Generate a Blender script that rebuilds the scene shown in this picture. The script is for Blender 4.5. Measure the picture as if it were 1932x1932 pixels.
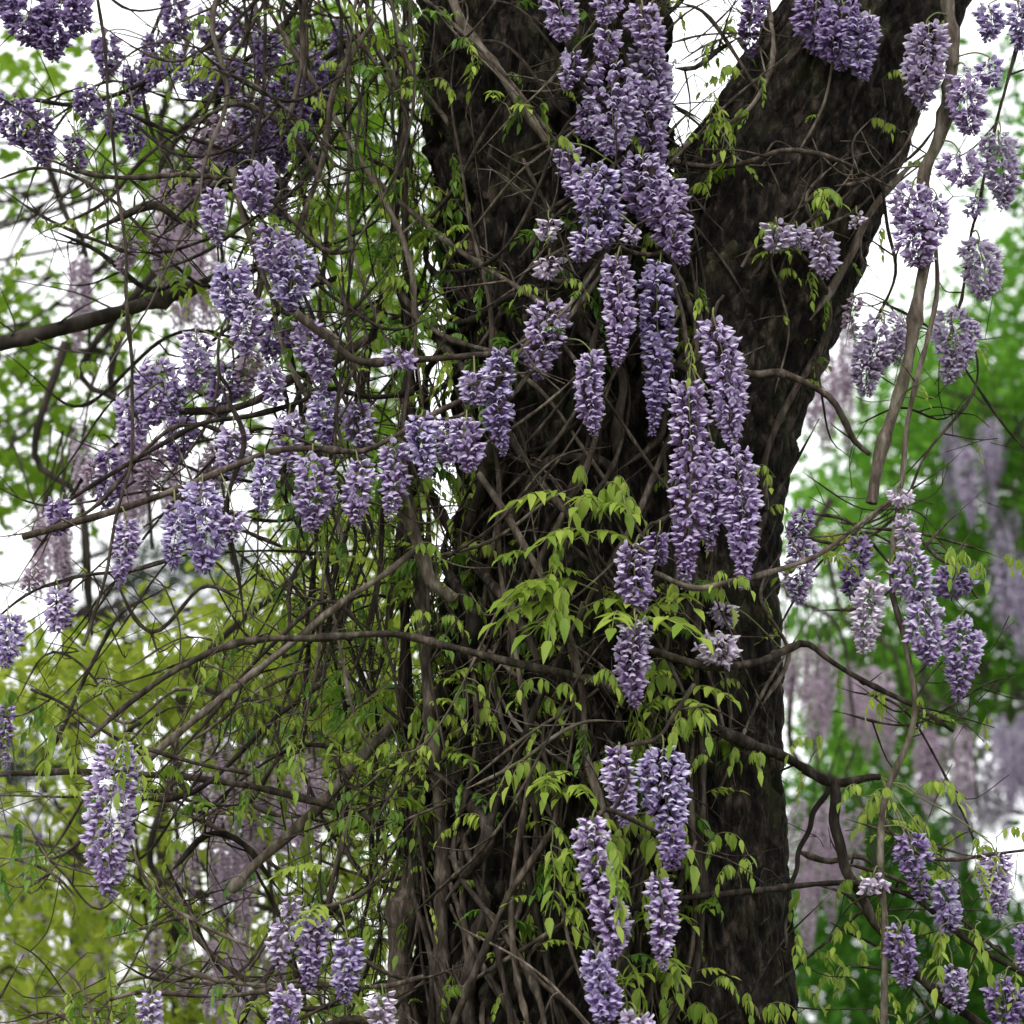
import bpy, math, random
import numpy as np
from mathutils import Vector, Matrix, Euler, noise
R = math.radians
for o in list(bpy.data.objects): bpy.data.objects.remove(o)
scene = bpy.context.scene
col = scene.collection
rnd = random.Random(7)
nrng = np.random.default_rng(7)

# ------------------------------------------------------------------ camera
CAM = Vector((0, -8.0, 1.6)); PITCH = 12.0; LENS = 120.0; S = 1932.0
cd = bpy.data.cameras.new('camera'); cam = bpy.data.objects.new('camera', cd); col.objects.link(cam)
cam.location = CAM; cam.rotation_euler = (R(90 + PITCH), 0, 0)
cd.lens = LENS; cd.sensor_width = 36; cd.clip_start = 0.1; cd.clip_end = 2000
cd.dof.use_dof = True; cd.dof.focus_distance = 7.75; cd.dof.aperture_fstop = 4.0
scene.camera = cam

# ------------------------------------------------------------------ sky and sun (bright overcast)
SUN_EL, SUN_AZ = 56, 205          # azimuth: direction the light comes from, clockwise from +Y
w = bpy.data.worlds.new('World'); scene.world = w; w.use_nodes = True
nt = w.node_tree; N = nt.nodes; Lk = nt.links
bg = N['Background']; bg.inputs['Strength'].default_value = 0.12
sky = N.new('ShaderNodeTexSky'); sky.sky_type = 'NISHITA'; sky.sun_disc = False
sky.sun_elevation = R(SUN_EL); sky.sun_rotation = R(SUN_AZ); sky.dust_density = 4.0
tc = N.new('ShaderNodeTexCoord'); nz = N.new('ShaderNodeTexNoise'); nz.inputs['Scale'].default_value = 2.2
nz.inputs['Detail'].default_value = 5
rp = N.new('ShaderNodeValToRGB'); rp.color_ramp.elements[0].position = .3; rp.color_ramp.elements[1].position = .7
rp.color_ramp.elements[0].color = (.86, .87, .9, 1); rp.color_ramp.elements[1].color = (1, 1, 1, 1)
sc_ = N.new('ShaderNodeVectorMath'); sc_.operation = 'SCALE'; sc_.inputs['Scale'].default_value = 15.0
mx = N.new('ShaderNodeMix'); mx.data_type = 'RGBA'; mx.inputs[0].default_value = 0.9
Lk.new(tc.outputs['Generated'], nz.inputs['Vector']); Lk.new(nz.outputs['Fac'], rp.inputs['Fac'])
Lk.new(rp.outputs['Color'], sc_.inputs[0]); Lk.new(sky.outputs['Color'], mx.inputs[6]); Lk.new(sc_.outputs[0], mx.inputs[7])
Lk.new(mx.outputs[2], bg.inputs['Color'])
sd = bpy.data.lights.new('sun', 'SUN'); sd.energy = 1.5; sd.angle = R(22); sd.color = (1, .97, .92)
sun = bpy.data.objects.new('sun', sd); col.objects.link(sun)
az = R(SUN_AZ); fr = Vector((math.sin(az) * math.cos(R(SUN_EL)), math.cos(az) * math.cos(R(SUN_EL)), math.sin(R(SUN_EL))))
sun.rotation_euler = fr.to_track_quat('Z', 'Y').to_euler(); sun.location = fr * 30
vs = scene.view_settings; vs.view_transform = 'Standard'; vs.look = 'None'; vs.exposure = 0.33; vs.gamma = 1; vs.use_curve_mapping = False
scene.render.engine = 'CYCLES'
cy = scene.cycles; cy.max_bounces = 4; cy.diffuse_bounces = 2; cy.glossy_bounces = 1; cy.transmission_bounces = 3; cy.transparent_max_bounces = 4; cy.caustics_reflective = False; cy.caustics_refractive = False

# ------------------------------------------------------------------ pixel <-> world
Rm = np.array(cam.rotation_euler.to_matrix()); C0 = np.array(CAM)
K = 36.0 / LENS
def ray(u, v):
    d = np.array([(u / S - .5) * K, (.5 - v / S) * K, -1.0]); return Rm @ d
def P(u, v, y=0.0):
    d = ray(u, v); t = (y - C0[1]) / d[1]; return C0 + t * d
def proj(p):
    q = Rm.T @ (np.asarray(p) - C0); return ((q[0] / -q[2]) / K + .5) * S, (.5 - (q[1] / -q[2]) / K) * S
def mpp(v, y=0.0):
    return np.linalg.norm(P(967, v, y) - P(966, v, y))

# ------------------------------------------------------------------ materials
def newmat(name):
    m = bpy.data.materials.new(name); m.use_nodes = True; m.node_tree.nodes.clear()
    return m, m.node_tree.nodes, m.node_tree.links
def leaf_material(name, c0, c1, trans=.4, rough=.5, attr=None, spec=.3):
    m, n, l = newmat(name)
    out = n.new('ShaderNodeOutputMaterial'); b = n.new('ShaderNodeBsdfPrincipled'); t = n.new('ShaderNodeBsdfTranslucent')
    mix = n.new('ShaderNodeMixShader'); mix.inputs[0].default_value = trans
    b.inputs['Roughness'].default_value = rough; b.inputs['Specular IOR Level'].default_value = spec
    if attr:
        a = n.new('ShaderNodeAttribute'); a.attribute_name = attr; c = a.outputs['Color']
    else:
        oi = n.new('ShaderNodeObjectInfo'); r = n.new('ShaderNodeValToRGB')
        r.color_ramp.elements[0].color = (*c0, 1); r.color_ramp.elements[1].color = (*c1, 1)
        l.new(oi.outputs['Random'], r.inputs['Fac']); c = r.outputs['Color']
    if attr:
        n.remove(b); b = n.new('ShaderNodeBsdfDiffuse'); l.new(c, b.inputs['Color']); l.new(c, t.inputs['Color'])
        l.new(b.outputs[0], mix.inputs[1]); l.new(t.outputs[0], mix.inputs[2]); l.new(mix.outputs[0], out.inputs[0])
        return m
    g = n.new('ShaderNodeTexCoord'); ns = n.new('ShaderNodeTexNoise'); ns.inputs['Scale'].default_value = 60; ns.inputs['Detail'].default_value = 3
    l.new(g.outputs['Object'], ns.inputs['Vector'])
    hs = n.new('ShaderNodeHueSaturation'); mr = n.new('ShaderNodeMapRange'); mr.inputs['To Min'].default_value = .75; mr.inputs['To Max'].default_value = 1.25
    l.new(ns.outputs['Fac'], mr.inputs['Value']); l.new(mr.outputs[0], hs.inputs['Value']); l.new(c, hs.inputs['Color'])
    l.new(hs.outputs[0], b.inputs['Base Color']); l.new(hs.outputs[0], t.inputs['Color'])
    l.new(b.outputs[0], mix.inputs[1]); l.new(t.outputs[0], mix.inputs[2]); l.new(mix.outputs[0], out.inputs[0])
    return m
def bark_material(name, c0, c1, c2, scale, stretch, bump, rnd_obj=False, lichen=0.0, dist=.01, plates=False):
    m, n, l = newmat(name)
    out = n.new('ShaderNodeOutputMaterial'); b = n.new('ShaderNodeBsdfPrincipled'); b.inputs['Roughness'].default_value = .9
    b.inputs['Specular IOR Level'].default_value = .15
    tcx = n.new('ShaderNodeTexCoord'); mp = n.new('ShaderNodeMapping'); mp.inputs['Scale'].default_value = (1, 1, stretch)
    l.new(tcx.outputs['Object'], mp.inputs['Vector'])
    ns = n.new('ShaderNodeTexNoise'); ns.inputs['Scale'].default_value = scale; ns.inputs['Detail'].default_value = 6 if plates else 3; ns.inputs['Roughness'].default_value = .65
    l.new(mp.outputs[0], ns.inputs['Vector'])
    r = n.new('ShaderNodeValToRGB'); e = r.color_ramp.elements
    e[0].position = .36; e[0].color = (*c0, 1); e[1].position = .68; e[1].color = (*c2, 1); k = e.new(.52); k.color = (*c1, 1)
    l.new(ns.outputs['Fac'], r.inputs['Fac']); c = r.outputs['Color']
    if rnd_obj:
        oi = n.new('ShaderNodeObjectInfo'); mr = n.new('ShaderNodeMapRange'); mr.inputs['To Min'].default_value = .5; mr.inputs['To Max'].default_value = 1.7
        hs = n.new('ShaderNodeHueSaturation'); l.new(oi.outputs['Random'], mr.inputs['Value']); l.new(mr.outputs[0], hs.inputs['Value'])
        l.new(c, hs.inputs['Color']); c = hs.outputs[0]
    if lichen:
        n2 = n.new('ShaderNodeTexNoise'); n2.inputs['Scale'].default_value = 7; n2.inputs['Detail'].default_value = 6
        l.new(tcx.outputs['Object'], n2.inputs['Vector'])
        r2 = n.new('ShaderNodeValToRGB'); r2.color_ramp.elements[0].position = .52; r2.color_ramp.elements[1].position = .72
        l.new(n2.outputs['Fac'], r2.inputs['Fac'])
        ml = n.new('ShaderNodeMath'); ml.operation = 'MULTIPLY'; ml.inputs[1].default_value = lichen; l.new(r2.outputs[0], ml.inputs[0])
        mm = n.new('ShaderNodeMix'); mm.data_type = 'RGBA'; mm.inputs[7].default_value = (.06, .07, .03, 1)
        l.new(ml.outputs[0], mm.inputs[0]); l.new(c, mm.inputs[6]); c = mm.outputs[2]
    l.new(c, b.inputs['Base Color'])
    hgt = ns.outputs['Fac']
    if plates:
        vo = n.new('ShaderNodeTexVoronoi'); vo.feature = 'DISTANCE_TO_EDGE'; vo.inputs['Scale'].default_value = scale * .8; vo.inputs['Randomness'].default_value = 1
        l.new(mp.outputs[0], vo.inputs['Vector']); ad = n.new('ShaderNodeMath'); ad.operation = 'MULTIPLY_ADD'; ad.inputs[1].default_value = 1.2
        l.new(vo.outputs['Distance'], ad.inputs[0]); l.new(ns.outputs['Fac'], ad.inputs[2])
        hgt = ad.outputs[0]
        vc = n.new('ShaderNodeTexVoronoi'); vc.inputs['Scale'].default_value = scale * .8; l.new(mp.outputs[0], vc.inputs['Vector'])
        sp = n.new('ShaderNodeSeparateColor'); l.new(vc.outputs['Color'], sp.inputs[0]); mr2 = n.new('ShaderNodeMapRange'); mr2.inputs['To Min'].default_value = .45; mr2.inputs['To Max'].default_value = 1.75
        l.new(sp.outputs[0], mr2.inputs['Value']); h2 = n.new('ShaderNodeHueSaturation'); l.new(mr2.outputs[0], h2.inputs['Value']); l.new(c, h2.inputs['Color']); l.new(h2.outputs[0], b.inputs['Base Color'])
    bp = n.new('ShaderNodeBump'); bp.inputs['Strength'].default_value = bump; bp.inputs['Distance'].default_value = dist
    l.new(hgt, bp.inputs['Height']); l.new(bp.outputs[0], b.inputs['Normal']); l.new(b.outputs[0], out.inputs[0])
    return m
M = {}
M['bark'] = bark_material('trunk_bark', (.004, .0034, .003), (.016, .0122, .0095), (.072, .055, .043), 42, .42, 1.0, lichen=.35, dist=.03, plates=True)
M['vine'] = bark_material('vine_bark', (.015, .0115, .009), (.04, .031, .024), (.098, .08, .065), 45, .3, .6, rnd_obj=True)
M['vine_pale'] = bark_material('pale_vine_bark', (.05, .038, .03), (.11, .088, .07), (.21, .18, .15), 45, .3, .6, lichen=.4)
M['far_bark'] = bark_material('far_tree_bark', (.015, .012, .01), (.04, .032, .026), (.08, .066, .055), 14, .3, .6)
M['leaf'] = leaf_material('young_leaf', (.16, .27, .028), (.38, .48, .075), .48)
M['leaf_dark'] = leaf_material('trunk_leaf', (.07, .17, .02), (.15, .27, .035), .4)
M['petal'] = leaf_material('petal', None, None, .38, .6, attr='Col', spec=.2)
M['crown'] = leaf_material('crown_leaf', None, None, .45, .5, attr='Col')
M['stalk'] = leaf_material('green_stalk', (.12, .15, .05), (.2, .2, .08), .1)
m, n, l = newmat('grass_ground'); out = n.new('ShaderNodeOutputMaterial'); b = n.new('ShaderNodeBsdfPrincipled'); b.inputs['Roughness'].default_value = .95
ns = n.new('ShaderNodeTexNoise'); ns.inputs['Scale'].default_value = 120; ns.inputs['Detail'].default_value = 8
r = n.new('ShaderNodeValToRGB'); r.color_ramp.elements[0].color = (.03, .045, .015, 1); r.color_ramp.elements[1].color = (.10, .12, .04, 1)
l.new(ns.outputs['Fac'], r.inputs['Fac']); l.new(r.outputs[0], b.inputs['Base Color']); l.new(b.outputs[0], out.inputs[0]); M['ground'] = m

# ------------------------------------------------------------------ mesh helpers
class MB:
    def __init__(s): s.v = []; s.f = []; s.c = []; s.n = 0; s.m = []
    def add(s, v, f, c=None, mi=0):
        v = np.asarray(v, float); s.v.append(v)
        f = np.asarray(f, int); s.f.append(f + s.n); s.m.append(np.full(len(f), mi)); s.n += len(v)
        if c is not None: s.c.append(np.asarray(c, float))
    def mesh(s, name, mats, smooth=True):
        V = np.concatenate(s.v); me = bpy.data.meshes.new(name)
        F = []; nl = []
        for f in s.f: F.append(f.ravel()); nl.append(np.full(len(f), f.shape[1]))
        F = np.concatenate(F); nl = np.concatenate(nl)
        me.vertices.add(len(V)); me.vertices.foreach_set('co', V.ravel().astype(np.float32))
        me.loops.add(len(F)); me.loops.foreach_set('vertex_index', F.astype(np.int32))
        st = np.concatenate([[0], np.cumsum(nl)[:-1]])
        me.polygons.add(len(nl)); me.polygons.foreach_set('loop_start', st.astype(np.int32))
        me.polygons.foreach_set('material_index', np.concatenate(s.m).astype(np.int32))
        me.polygons.foreach_set('use_smooth', np.full(len(nl), smooth))
        for mt in mats: me.materials.append(mt)
        me.update(calc_edges=True)
        if s.c:
            Cc = np.concatenate(s.c); a = me.color_attributes.new('Col', 'FLOAT_COLOR', 'POINT')
            a.data.foreach_set('color', np.concatenate([Cc, np.ones((len(Cc), 1))], 1).ravel().astype(np.float32))
        return me
def link(name, me, parent=None, loc=None, rot=None, sc=None):
    o = bpy.data.objects.new(name, me); col.objects.link(o)
    if parent is not None: o.parent = parent
    if loc is not None: o.location = loc
    if rot is not None: o.rotation_euler = rot
    if sc is not None: o.scale = (sc, sc, sc)
    return o
def tag(o, label=None, cat=None, group=None, kind=None):
    if label: o['label'] = label
    if cat: o['category'] = cat
    if group: o['group'] = group
    if kind: o['kind'] = kind
def crom(W, n):
    W = np.asarray(W, float); k = len(W)
    if k == 2: W = np.array([W[0], (W[0] + W[1]) / 2, W[1]]); k = 3
    Q = np.concatenate([[2 * W[0] - W[1]], W, [2 * W[-1] - W[-2]]])
    seg = np.linalg.norm(np.diff(W, axis=0), axis=1); s = np.concatenate([[0], np.cumsum(seg)]); 
    t = np.linspace(0, s[-1], n); i = np.clip(np.searchsorted(s, t, side='right') - 1, 0, k - 2); f = ((t - s[i]) / np.maximum(seg[i], 1e-9))[:, None]
    p0, p1, p2, p3 = Q[i], Q[i + 1], Q[i + 2], Q[i + 3]
    return .5 * (2 * p1 + (p2 - p0) * f + (2 * p0 - 5 * p1 + 4 * p2 - p3) * f ** 2 + (3 * p1 - p0 - 3 * p2 + p3) * f ** 3)
def tube(mb, pts, rad, sides=6, mi=0, cap=True):
    pts = np.asarray(pts, float); n = len(pts); rad = np.broadcast_to(np.asarray(rad, float), (n,))
    T = np.gradient(pts, axis=0); T /= np.maximum(np.linalg.norm(T, axis=1), 1e-9)[:, None]
    a = np.cross(T[0], [0.31, 0.87, 0.39]); a /= np.linalg.norm(a); A = np.zeros_like(pts)
    for i in range(n):
        a = a - T[i] * (a @ T[i]); a /= max(np.linalg.norm(a), 1e-9); A[i] = a
    B = np.cross(T, A); th = np.linspace(0, 2 * math.pi, sides, endpoint=False)
    V = pts[:, None] + rad[:, None, None] * (np.cos(th)[None, :, None] * A[:, None] + np.sin(th)[None, :, None] * B[:, None])
    V = V.reshape(-1, 3); i = np.arange(n - 1)[:, None] * sides; j = np.arange(sides)[None]; j2 = (j + 1) % sides
    F = np.stack([i + j, i + j2, i + sides + j2, i + sides + j], -1).reshape(-1, 4)
    mb.add(V, F, None, mi)
    if cap and sides >= 4:
        for k, ring in ((0, np.arange(sides)[::-1]), (n - 1, np.arange(sides))):
            c = pts[k] + T[k] * (rad[k] * .3 if k else -rad[k] * .3)
            vv = np.concatenate([V[k * sides:(k + 1) * sides], [c]])
            mb.add(vv, [[ring[q], ring[(q + 1) % sides], sides] for q in range(sides)], None, mi)

# ------------------------------------------------------------------ ground
mb = MB(); G = 600
mb.add([[-G, -G, 0], [G, -G, 0], [G, G, 0], [-G, G, 0]], [[0, 1, 2, 3]])
g = link('ground', mb.mesh('ground', [M['ground']])); tag(g, 'grassy ground under the trees', 'ground', kind='structure')

# ------------------------------------------------------------------ host tree
# half-width profiles in photo pixels against height in the photo
MV = [-900, -400, 0, 300, 600, 900, 1200, 1500, 1932, 3000, 3560, 3760]
MU = [1000, 1010, 1025, 1040, 1062, 1075, 1080, 1072, 1065, 1060, 1060, 1060]
MR = [150, 190, 225, 222, 212, 210, 225, 262, 300, 330, 380, 450]
LV = [-900, -400, -150, 0, 130, 250, 400, 570, 690, 820, 950, 1100, 1400, 1600, 1932, 3000, 3560, 3760]
LE = [2330, 2050, 1910, 1832, 1770, 1718, 1660, 1600, 1546, 1503, 1478, 1470, 1478, 1488, 1506, 1520, 1560, 1620]   # right edge
LR = [130, 165, 178, 182, 192, 206, 216, 218, 214, 212, 214, 220, 228, 235, 245, 260, 300, 350]
def mainp(v): return np.interp(v, MV, MU), np.interp(v, MV, MR)
def limbp(v): r = np.interp(v, LV, LR); return np.interp(v, LV, LE) - r, r
def surf(u, v):
    k = mpp(v)
    a, r = mainp(v); y = -math.sqrt(max(r * r - (u - a) ** 2, 0)) * k
    b, q = limbp(v)
    if abs(u - b) < q: y = min(y, -math.sqrt(q * q - (u - b) ** 2) * k + .06)
    return y
host = link('host_tree', None, loc=(P(1200, 1932)[0], 0, 0))
tag(host, 'huge dark forked tree trunk draped in flowering vines', 'tree')
HB = np.array(host.location)
def trunk_mesh(prof, yoff, seed, lump, ridge):
    nz_, na = 520, 240
    zs = np.linspace(-.1, 6.4, nz_); V = np.zeros((nz_, na, 3)); th = np.linspace(0, 2 * math.pi, na, endpoint=False)
    for i, z in enumerate(zs):
        v = proj((0, 0, z))[1]; uc, r = prof(v); k = mpp(v)
        c = P(uc, v, 0); rr = r * k
        for j, a in enumerate(th):
            d0, d1 = math.cos(a), math.sin(a)
            q = Vector((d0 * rr * 1, d1 * rr, z))
            lp = noise.noise(Vector((d0 * 1.3 + seed, d1 * 1.3, z * .9))) * lump
            n1 = noise.noise(Vector((q.x * 30 + seed, q.y * 30, z * 7)))
            n2 = noise.noise(Vector((q.x * 60 + seed, q.y * 60, z * 17 + 3)))
            vd = noise.voronoi(Vector((q.x * 22 + seed + n2 * .3, q.y * 22, z * 8 + n1 * .5)))[0]; ck = min((vd[1] - vd[0]) * 2.6, 1) - .75
            rg = ck * ridge * .9 + (.3 - abs(n1) * 1.4 + .55 * n2) * ridge
            e = rr + lp * rr + rg
            V[i, j] = (c[0] + d0 * e, yoff + d1 * e, z)
    F = []
    i = np.arange(nz_ - 1)[:, None] * na; j = np.arange(na)[None]; j2 = (j + 1) % na
    F = np.stack([i + j, i + j2, i + na + j2, i + na + j], -1).reshape(-1, 4)
    mb = MB(); mb.add(V.reshape(-1, 3) - HB, F); return mb
link('trunk', trunk_mesh(mainp, 0, 3, .08, .030).mesh('trunk', [M['bark']]), host)
link('limb', trunk_mesh(limbp, .06, 11, .035, .017).mesh('limb', [M['bark']]), host)
# upper branches and crown, above the picture
cr_c = []
tops = [(P(mainp(-900)[0], -600)[0], 0), (P(limbp(-900)[0], -900)[0] , .06)]
for (tx, ty) in tops:
    for k in range(9):
        a = rnd.uniform(0, 6.28); L = rnd.uniform(1.6, 3.2); z0 = rnd.uniform(5.6, 6.3)
        p0 = np.array([tx if z0 > 6 else tx * .9, ty, z0]); p1 = p0 + np.array([math.cos(a) * L, math.sin(a) * L, rnd.uniform(1.2, 2.6)])
        pts = crom([p0, (p0 + p1) / 2 + [0, 0, .3], p1], 12); mb = MB(); tube(mb, pts - HB, np.linspace(.09, .02, 12), 7); link('branch', mb.mesh('branch', [M['bark']]), host)
        for q in (4, 7, 9, 11): cr_c.append(pts[q] + nrng.normal(0, .3, 3))

# leaf cloud: many small leaf faces around clump centres
MAPLE = np.array([[0, 0, 0], [.16, .28, .03], [.42, .50, -.03], [.50, .20, .02], [1.0, 0, -.10], [.50, -.20, .02], [.42, -.50, -.03], [.16, -.28, .03]])
MAPLE_F = np.array([[0, 1, 2, 3], [0, 3, 4, 5], [0, 5, 6, 7]])
OVAL = np.array([[0, 0, 0], [.45, .26, .05], [1, 0, -.12], [.45, -.26, .05]]); OVAL_F = np.array([[0, 1, 2], [0, 2, 3]])
NEED = np.array([[0, 0, 0], [.5, .06, .02], [1, 0, 0], [.5, -.06, .02]])
def rand_rot(n, tilt):
    yaw = nrng.uniform(0, 2 * math.pi, n); pit = nrng.normal(-.35, tilt, n); rol = nrng.normal(0, tilt, n)
    cy, sy, cp, sp, cr, sr = np.cos(yaw), np.sin(yaw), np.cos(pit), np.sin(pit), np.cos(rol), np.sin(rol)
    Rz = np.zeros((n, 3, 3)); Rz[:, 0, 0] = cy; Rz[:, 0, 1] = -sy; Rz[:, 1, 0] = sy; Rz[:, 1, 1] = cy; Rz[:, 2, 2] = 1
    Ry = np.zeros((n, 3, 3)); Ry[:, 0, 0] = cp; Ry[:, 0, 2] = -sp; Ry[:, 2, 0] = sp; Ry[:, 2, 2] = cp; Ry[:, 1, 1] = 1
    Rx = np.zeros((n, 3, 3)); Rx[:, 1, 1] = cr; Rx[:, 1, 2] = -sr; Rx[:, 2, 1] = sr; Rx[:, 2, 2] = cr; Rx[:, 0, 0] = 1
    return Rz @ Ry @ Rx
def leaf_cloud(mb, centers, rad, per, size, c0, c1, T=OVAL, F=OVAL_F, tilt=.5, flat=.7):
    centers = np.asarray(centers); n = len(centers) * per
    rad = np.broadcast_to(np.asarray(rad, float), (len(centers),))
    pos = np.repeat(centers, per, 0) + nrng.normal(0, 1, (n, 3)) * np.repeat(rad, per)[:, None] * np.array([.55, .55, .55 * flat])
    Rt = rand_rot(n, tilt); sz = size * nrng.uniform(.6, 1.25, n)
    V = np.einsum('nij,kj->nki', Rt, T) * sz[:, None, None] + pos[:, None]
    clump = np.repeat(nrng.uniform(0, 1, len(centers)), per); t = np.clip(clump * .5 + nrng.uniform(0, .5, n), 0, 1)[:, None]
    Cc = np.asarray(c0) * (1 - t) + np.asarray(c1) * t; Cc = np.repeat(Cc[:, None], len(T), 1).reshape(-1, 3)
    k = len(T); FF = (np.arange(n)[:, None, None] * k + F[None]).reshape(-1, F.shape[1])
    mb.add(V.reshape(-1, 3), FF, Cc)
mb = MB(); leaf_cloud(mb, np.array(cr_c) - HB, .55, 130, .12, (.05, .10, .02), (.09, .16, .03))
o = link('crown', mb.mesh('crown', [M['crown']]), host)

# ------------------------------------------------------------------ background trees
def poly_points(poly, n, y0, y1):
    poly = np.array(poly); lo, hi = poly.min(0), poly.max(0); out = []
    while len(out) < n:
        p = (rnd.uniform(lo[0], hi[0]), rnd.uniform(lo[1], hi[1])); ins = False; j = len(poly) - 1
        for i in range(len(poly)):
            (xi, yi), (xj, yj) = poly[i], poly[j]
            if (yi > p[1]) != (yj > p[1]) and p[0] < (xj - xi) * (p[1] - yi) / (yj - yi) + xi: ins = not ins
            j = i
        if ins: out.append(P(p[0], p[1], rnd.uniform(y0, y1)))
    return np.array(out)
def bg_tree(name, label, trunk_uvy, top_v, r0, clumps, rad, per, size, c0, c1, T=OVAL, F=OVAL_F, limbs=30, tilt=.5, flat=.7):
    u, v, y = trunk_uvy; b = P(u, v, y); base = np.array([b[0], y, 0])
    e = link(name, None, loc=base); tag(e, label, 'tree', 'trees behind the trunk')
    top = P(u, top_v, y)
    mbt = MB(); pts = crom([base, base * .5 + top * .5 + [rnd.uniform(-.2, .2), 0, 0], top], 20); tube(mbt, pts - base, np.linspace(r0, r0 * .3, 20), 10)
    link('trunk', mbt.mesh('trunk', [M['far_bark']]), e)
    cl = np.asarray(clumps)
    for k in rnd.sample(range(len(cl)), min(limbs, len(cl))):
        mbl = MB(); c = cl[k]; d = math.hypot(c[0] - b[0], c[1] - y); zz = min(max(c[2] - .35 * d, .8), top[2]); q = pts[np.argmin(abs(pts[:, 2] - zz))]
        pp = crom([q, q * .45 + c * .55 + [0, 0, -.08 * d + rnd.uniform(-.15, .15)], c], 14); tube(mbl, pp - base, np.linspace(r0 * (.17 if size > .075 else .09), .005, 14), 5)
        for _ in range(4):
            s_ = pp[rnd.randint(6, 12)]; t_ = s_ + np.array([rnd.uniform(-.5, .5), rnd.uniform(-.4, .4), rnd.uniform(-.35, .3)])
            tube(mbl, crom([s_, (s_ + t_) / 2 + [0, 0, .05], t_], 6) - base, np.linspace(.011, .004, 6), 4)
        link('limb', mbl.mesh('limb', [M['far_bark']]), e)
    mbc = MB(); leaf_cloud(mbc, cl - base, rad, per, size, c0, c1, T, F, tilt, flat)
    o = link('crown', mbc.mesh('crown', [M['crown']]), e)
    return e
# right: vivid green tree
pr = [(1560, 900), (1600, 800), (1700, 720), (1760, 600), (1850, 560), (1932, 430), (2300, 200), (2600, 700), (2500, 1600), (1932, 1330), (1800, 1380), (1600, 1500), (1540, 1180), (1570, 1020)]
c1_ = poly_points(pr, 420, 9, 12)
bg_tree('green_tree', 'vivid green leafy tree hung with pale lilac flowers beyond the cut stem', (2120, 1500, 10.5), 300, .14, c1_, .34, 110, .085, (.07, .21, .022), (.19, .40, .05), limbs=26)
c2_ = np.concatenate([poly_points([(1500, 1420), (1640, 1380), (1750, 1560), (1800, 1700), (1932, 1780), (2200, 1600), (2200, 2300), (1480, 2300)], 250, 11, 14),
                      poly_points([(1860, 130), (1960, 120), (2000, 500), (1880, 420)], 5, 8, 9)])
bg_tree('shady_tree', 'darker green tree low behind the drooping lilac clusters, broken by sky gaps', (1800, 2000, 12.5), 1500, .12, c2_, .36, 110, .09, (.04, .15, .02), (.13, .31, .045), limbs=24)
# left: tall sparse maple against the sky
pm = []
for (u, v, n_, s_) in [(60, 130, 6, 60), (330, 300, 12, 70), (230, 270, 6, 60), (400, 420, 8, 60), (270, 520, 6, 50), (30, 560, 5, 40), (60, 640, 4, 50), (110, 760, 5, 60), (40, 700, 3, 40), (90, 860, 3, 40),
                       (30, 950, 5, 50), (120, 800, 4, 40), (20, 340, 3, 60), (330, 450, 5, 50), (210, 640, 4, 60), (250, 700, 3, 40), (-260, 500, 14, 90), (-270, 850, 12, 90), (500, 200, 14, 90), (640, 420, 16, 90), (690, 120, 16, 80), (660, 260, 14, 80), (720, 560, 14, 80), (620, 650, 12, 90), (690, 820, 18, 90), (640, 980, 14, 90), (560, 880, 8, 80), (600, 60, 8, 70), (560, 540, 8, 80), (740, 340, 10, 50), (400, 760, 5, 60), (40, 880, 5, 40)]:
    for _ in range(n_): pm.append(P(u + rnd.gauss(0, s_ * .6), v + rnd.gauss(0, s_ * .45), rnd.uniform(4.5, 6.5)))
bg_tree('maple_tree', 'sparse maple with small lobed leaves standing against the white sky', (-330, 900, 5.5), 100, .13, pm, .20, 26, .07, (.10, .21, .015), (.21, .34, .03), MAPLE, MAPLE_F, limbs=14)
# left low: yellow green tree, nearer
pl = poly_points([(-300, 1240), (90, 1230), (170, 1300), (330, 1240), (420, 1180), (560, 1110), (760, 1060), (800, 1600), (800, 2300), (-300, 2300), (-300, 1600), (60, 1560), (130, 1380), (-20, 1330)], 310, 3.0, 6.0)
pl = np.concatenate([pl, poly_points([(0, 1260), (330, 1220), (560, 1090), (780, 1040), (780, 1480), (440, 1500), (420, 1340), (60, 1350)], 90, 2.2, 3.6)])
pl = np.array([p for p in pl if not (130 < proj(p)[0] < 420 and 1330 < proj(p)[1] < 1560 and rnd.random() < .75)])
bg_tree('yellow_green_tree', 'yellow green spring tree filling the space below the bare horizontal vine', (300, 2200, 4.6), 1500, .10, pl, .26, 44, .07, (.15, .24, .02), (.42, .49, .075), limbs=40)
# left far: dark conifer
pc = [P(u + rnd.gauss(0, 45), v + rnd.gauss(0, 35), rnd.uniform(13, 15)) for (u, v, n_) in [(350, 1030, 10), (430, 1080, 10), (300, 1110, 6), (40, 1290, 3), (100, 1330, 4), (60, 1440, 8), (20, 1500, 6), (600, 1000, 9), (260, 1120, 4), (-120, 1350, 16), (150, 1560, 6)] for _ in range(n_)]
bg_tree('pine_tree', 'far dark pine with blurred blue green needles', (120, 1900, 14), 980, .12, pc, .22, 60, .13, (.02, .05, .028), (.05, .09, .05), NEED, OVAL_F, limbs=26, tilt=.9)
pf = poly_points([(-500, 1560), (300, 1600), (800, 1500), (900, 2400), (-500, 2400)], 44, 15, 19)
bg_tree('hazy_tree', 'distant olive green tree low behind the yellow green leaves', (200, 2300, 17), 1700, .14, pf, .5, 90, .11, (.17, .19, .04), (.34, .34, .10), limbs=20)

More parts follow.
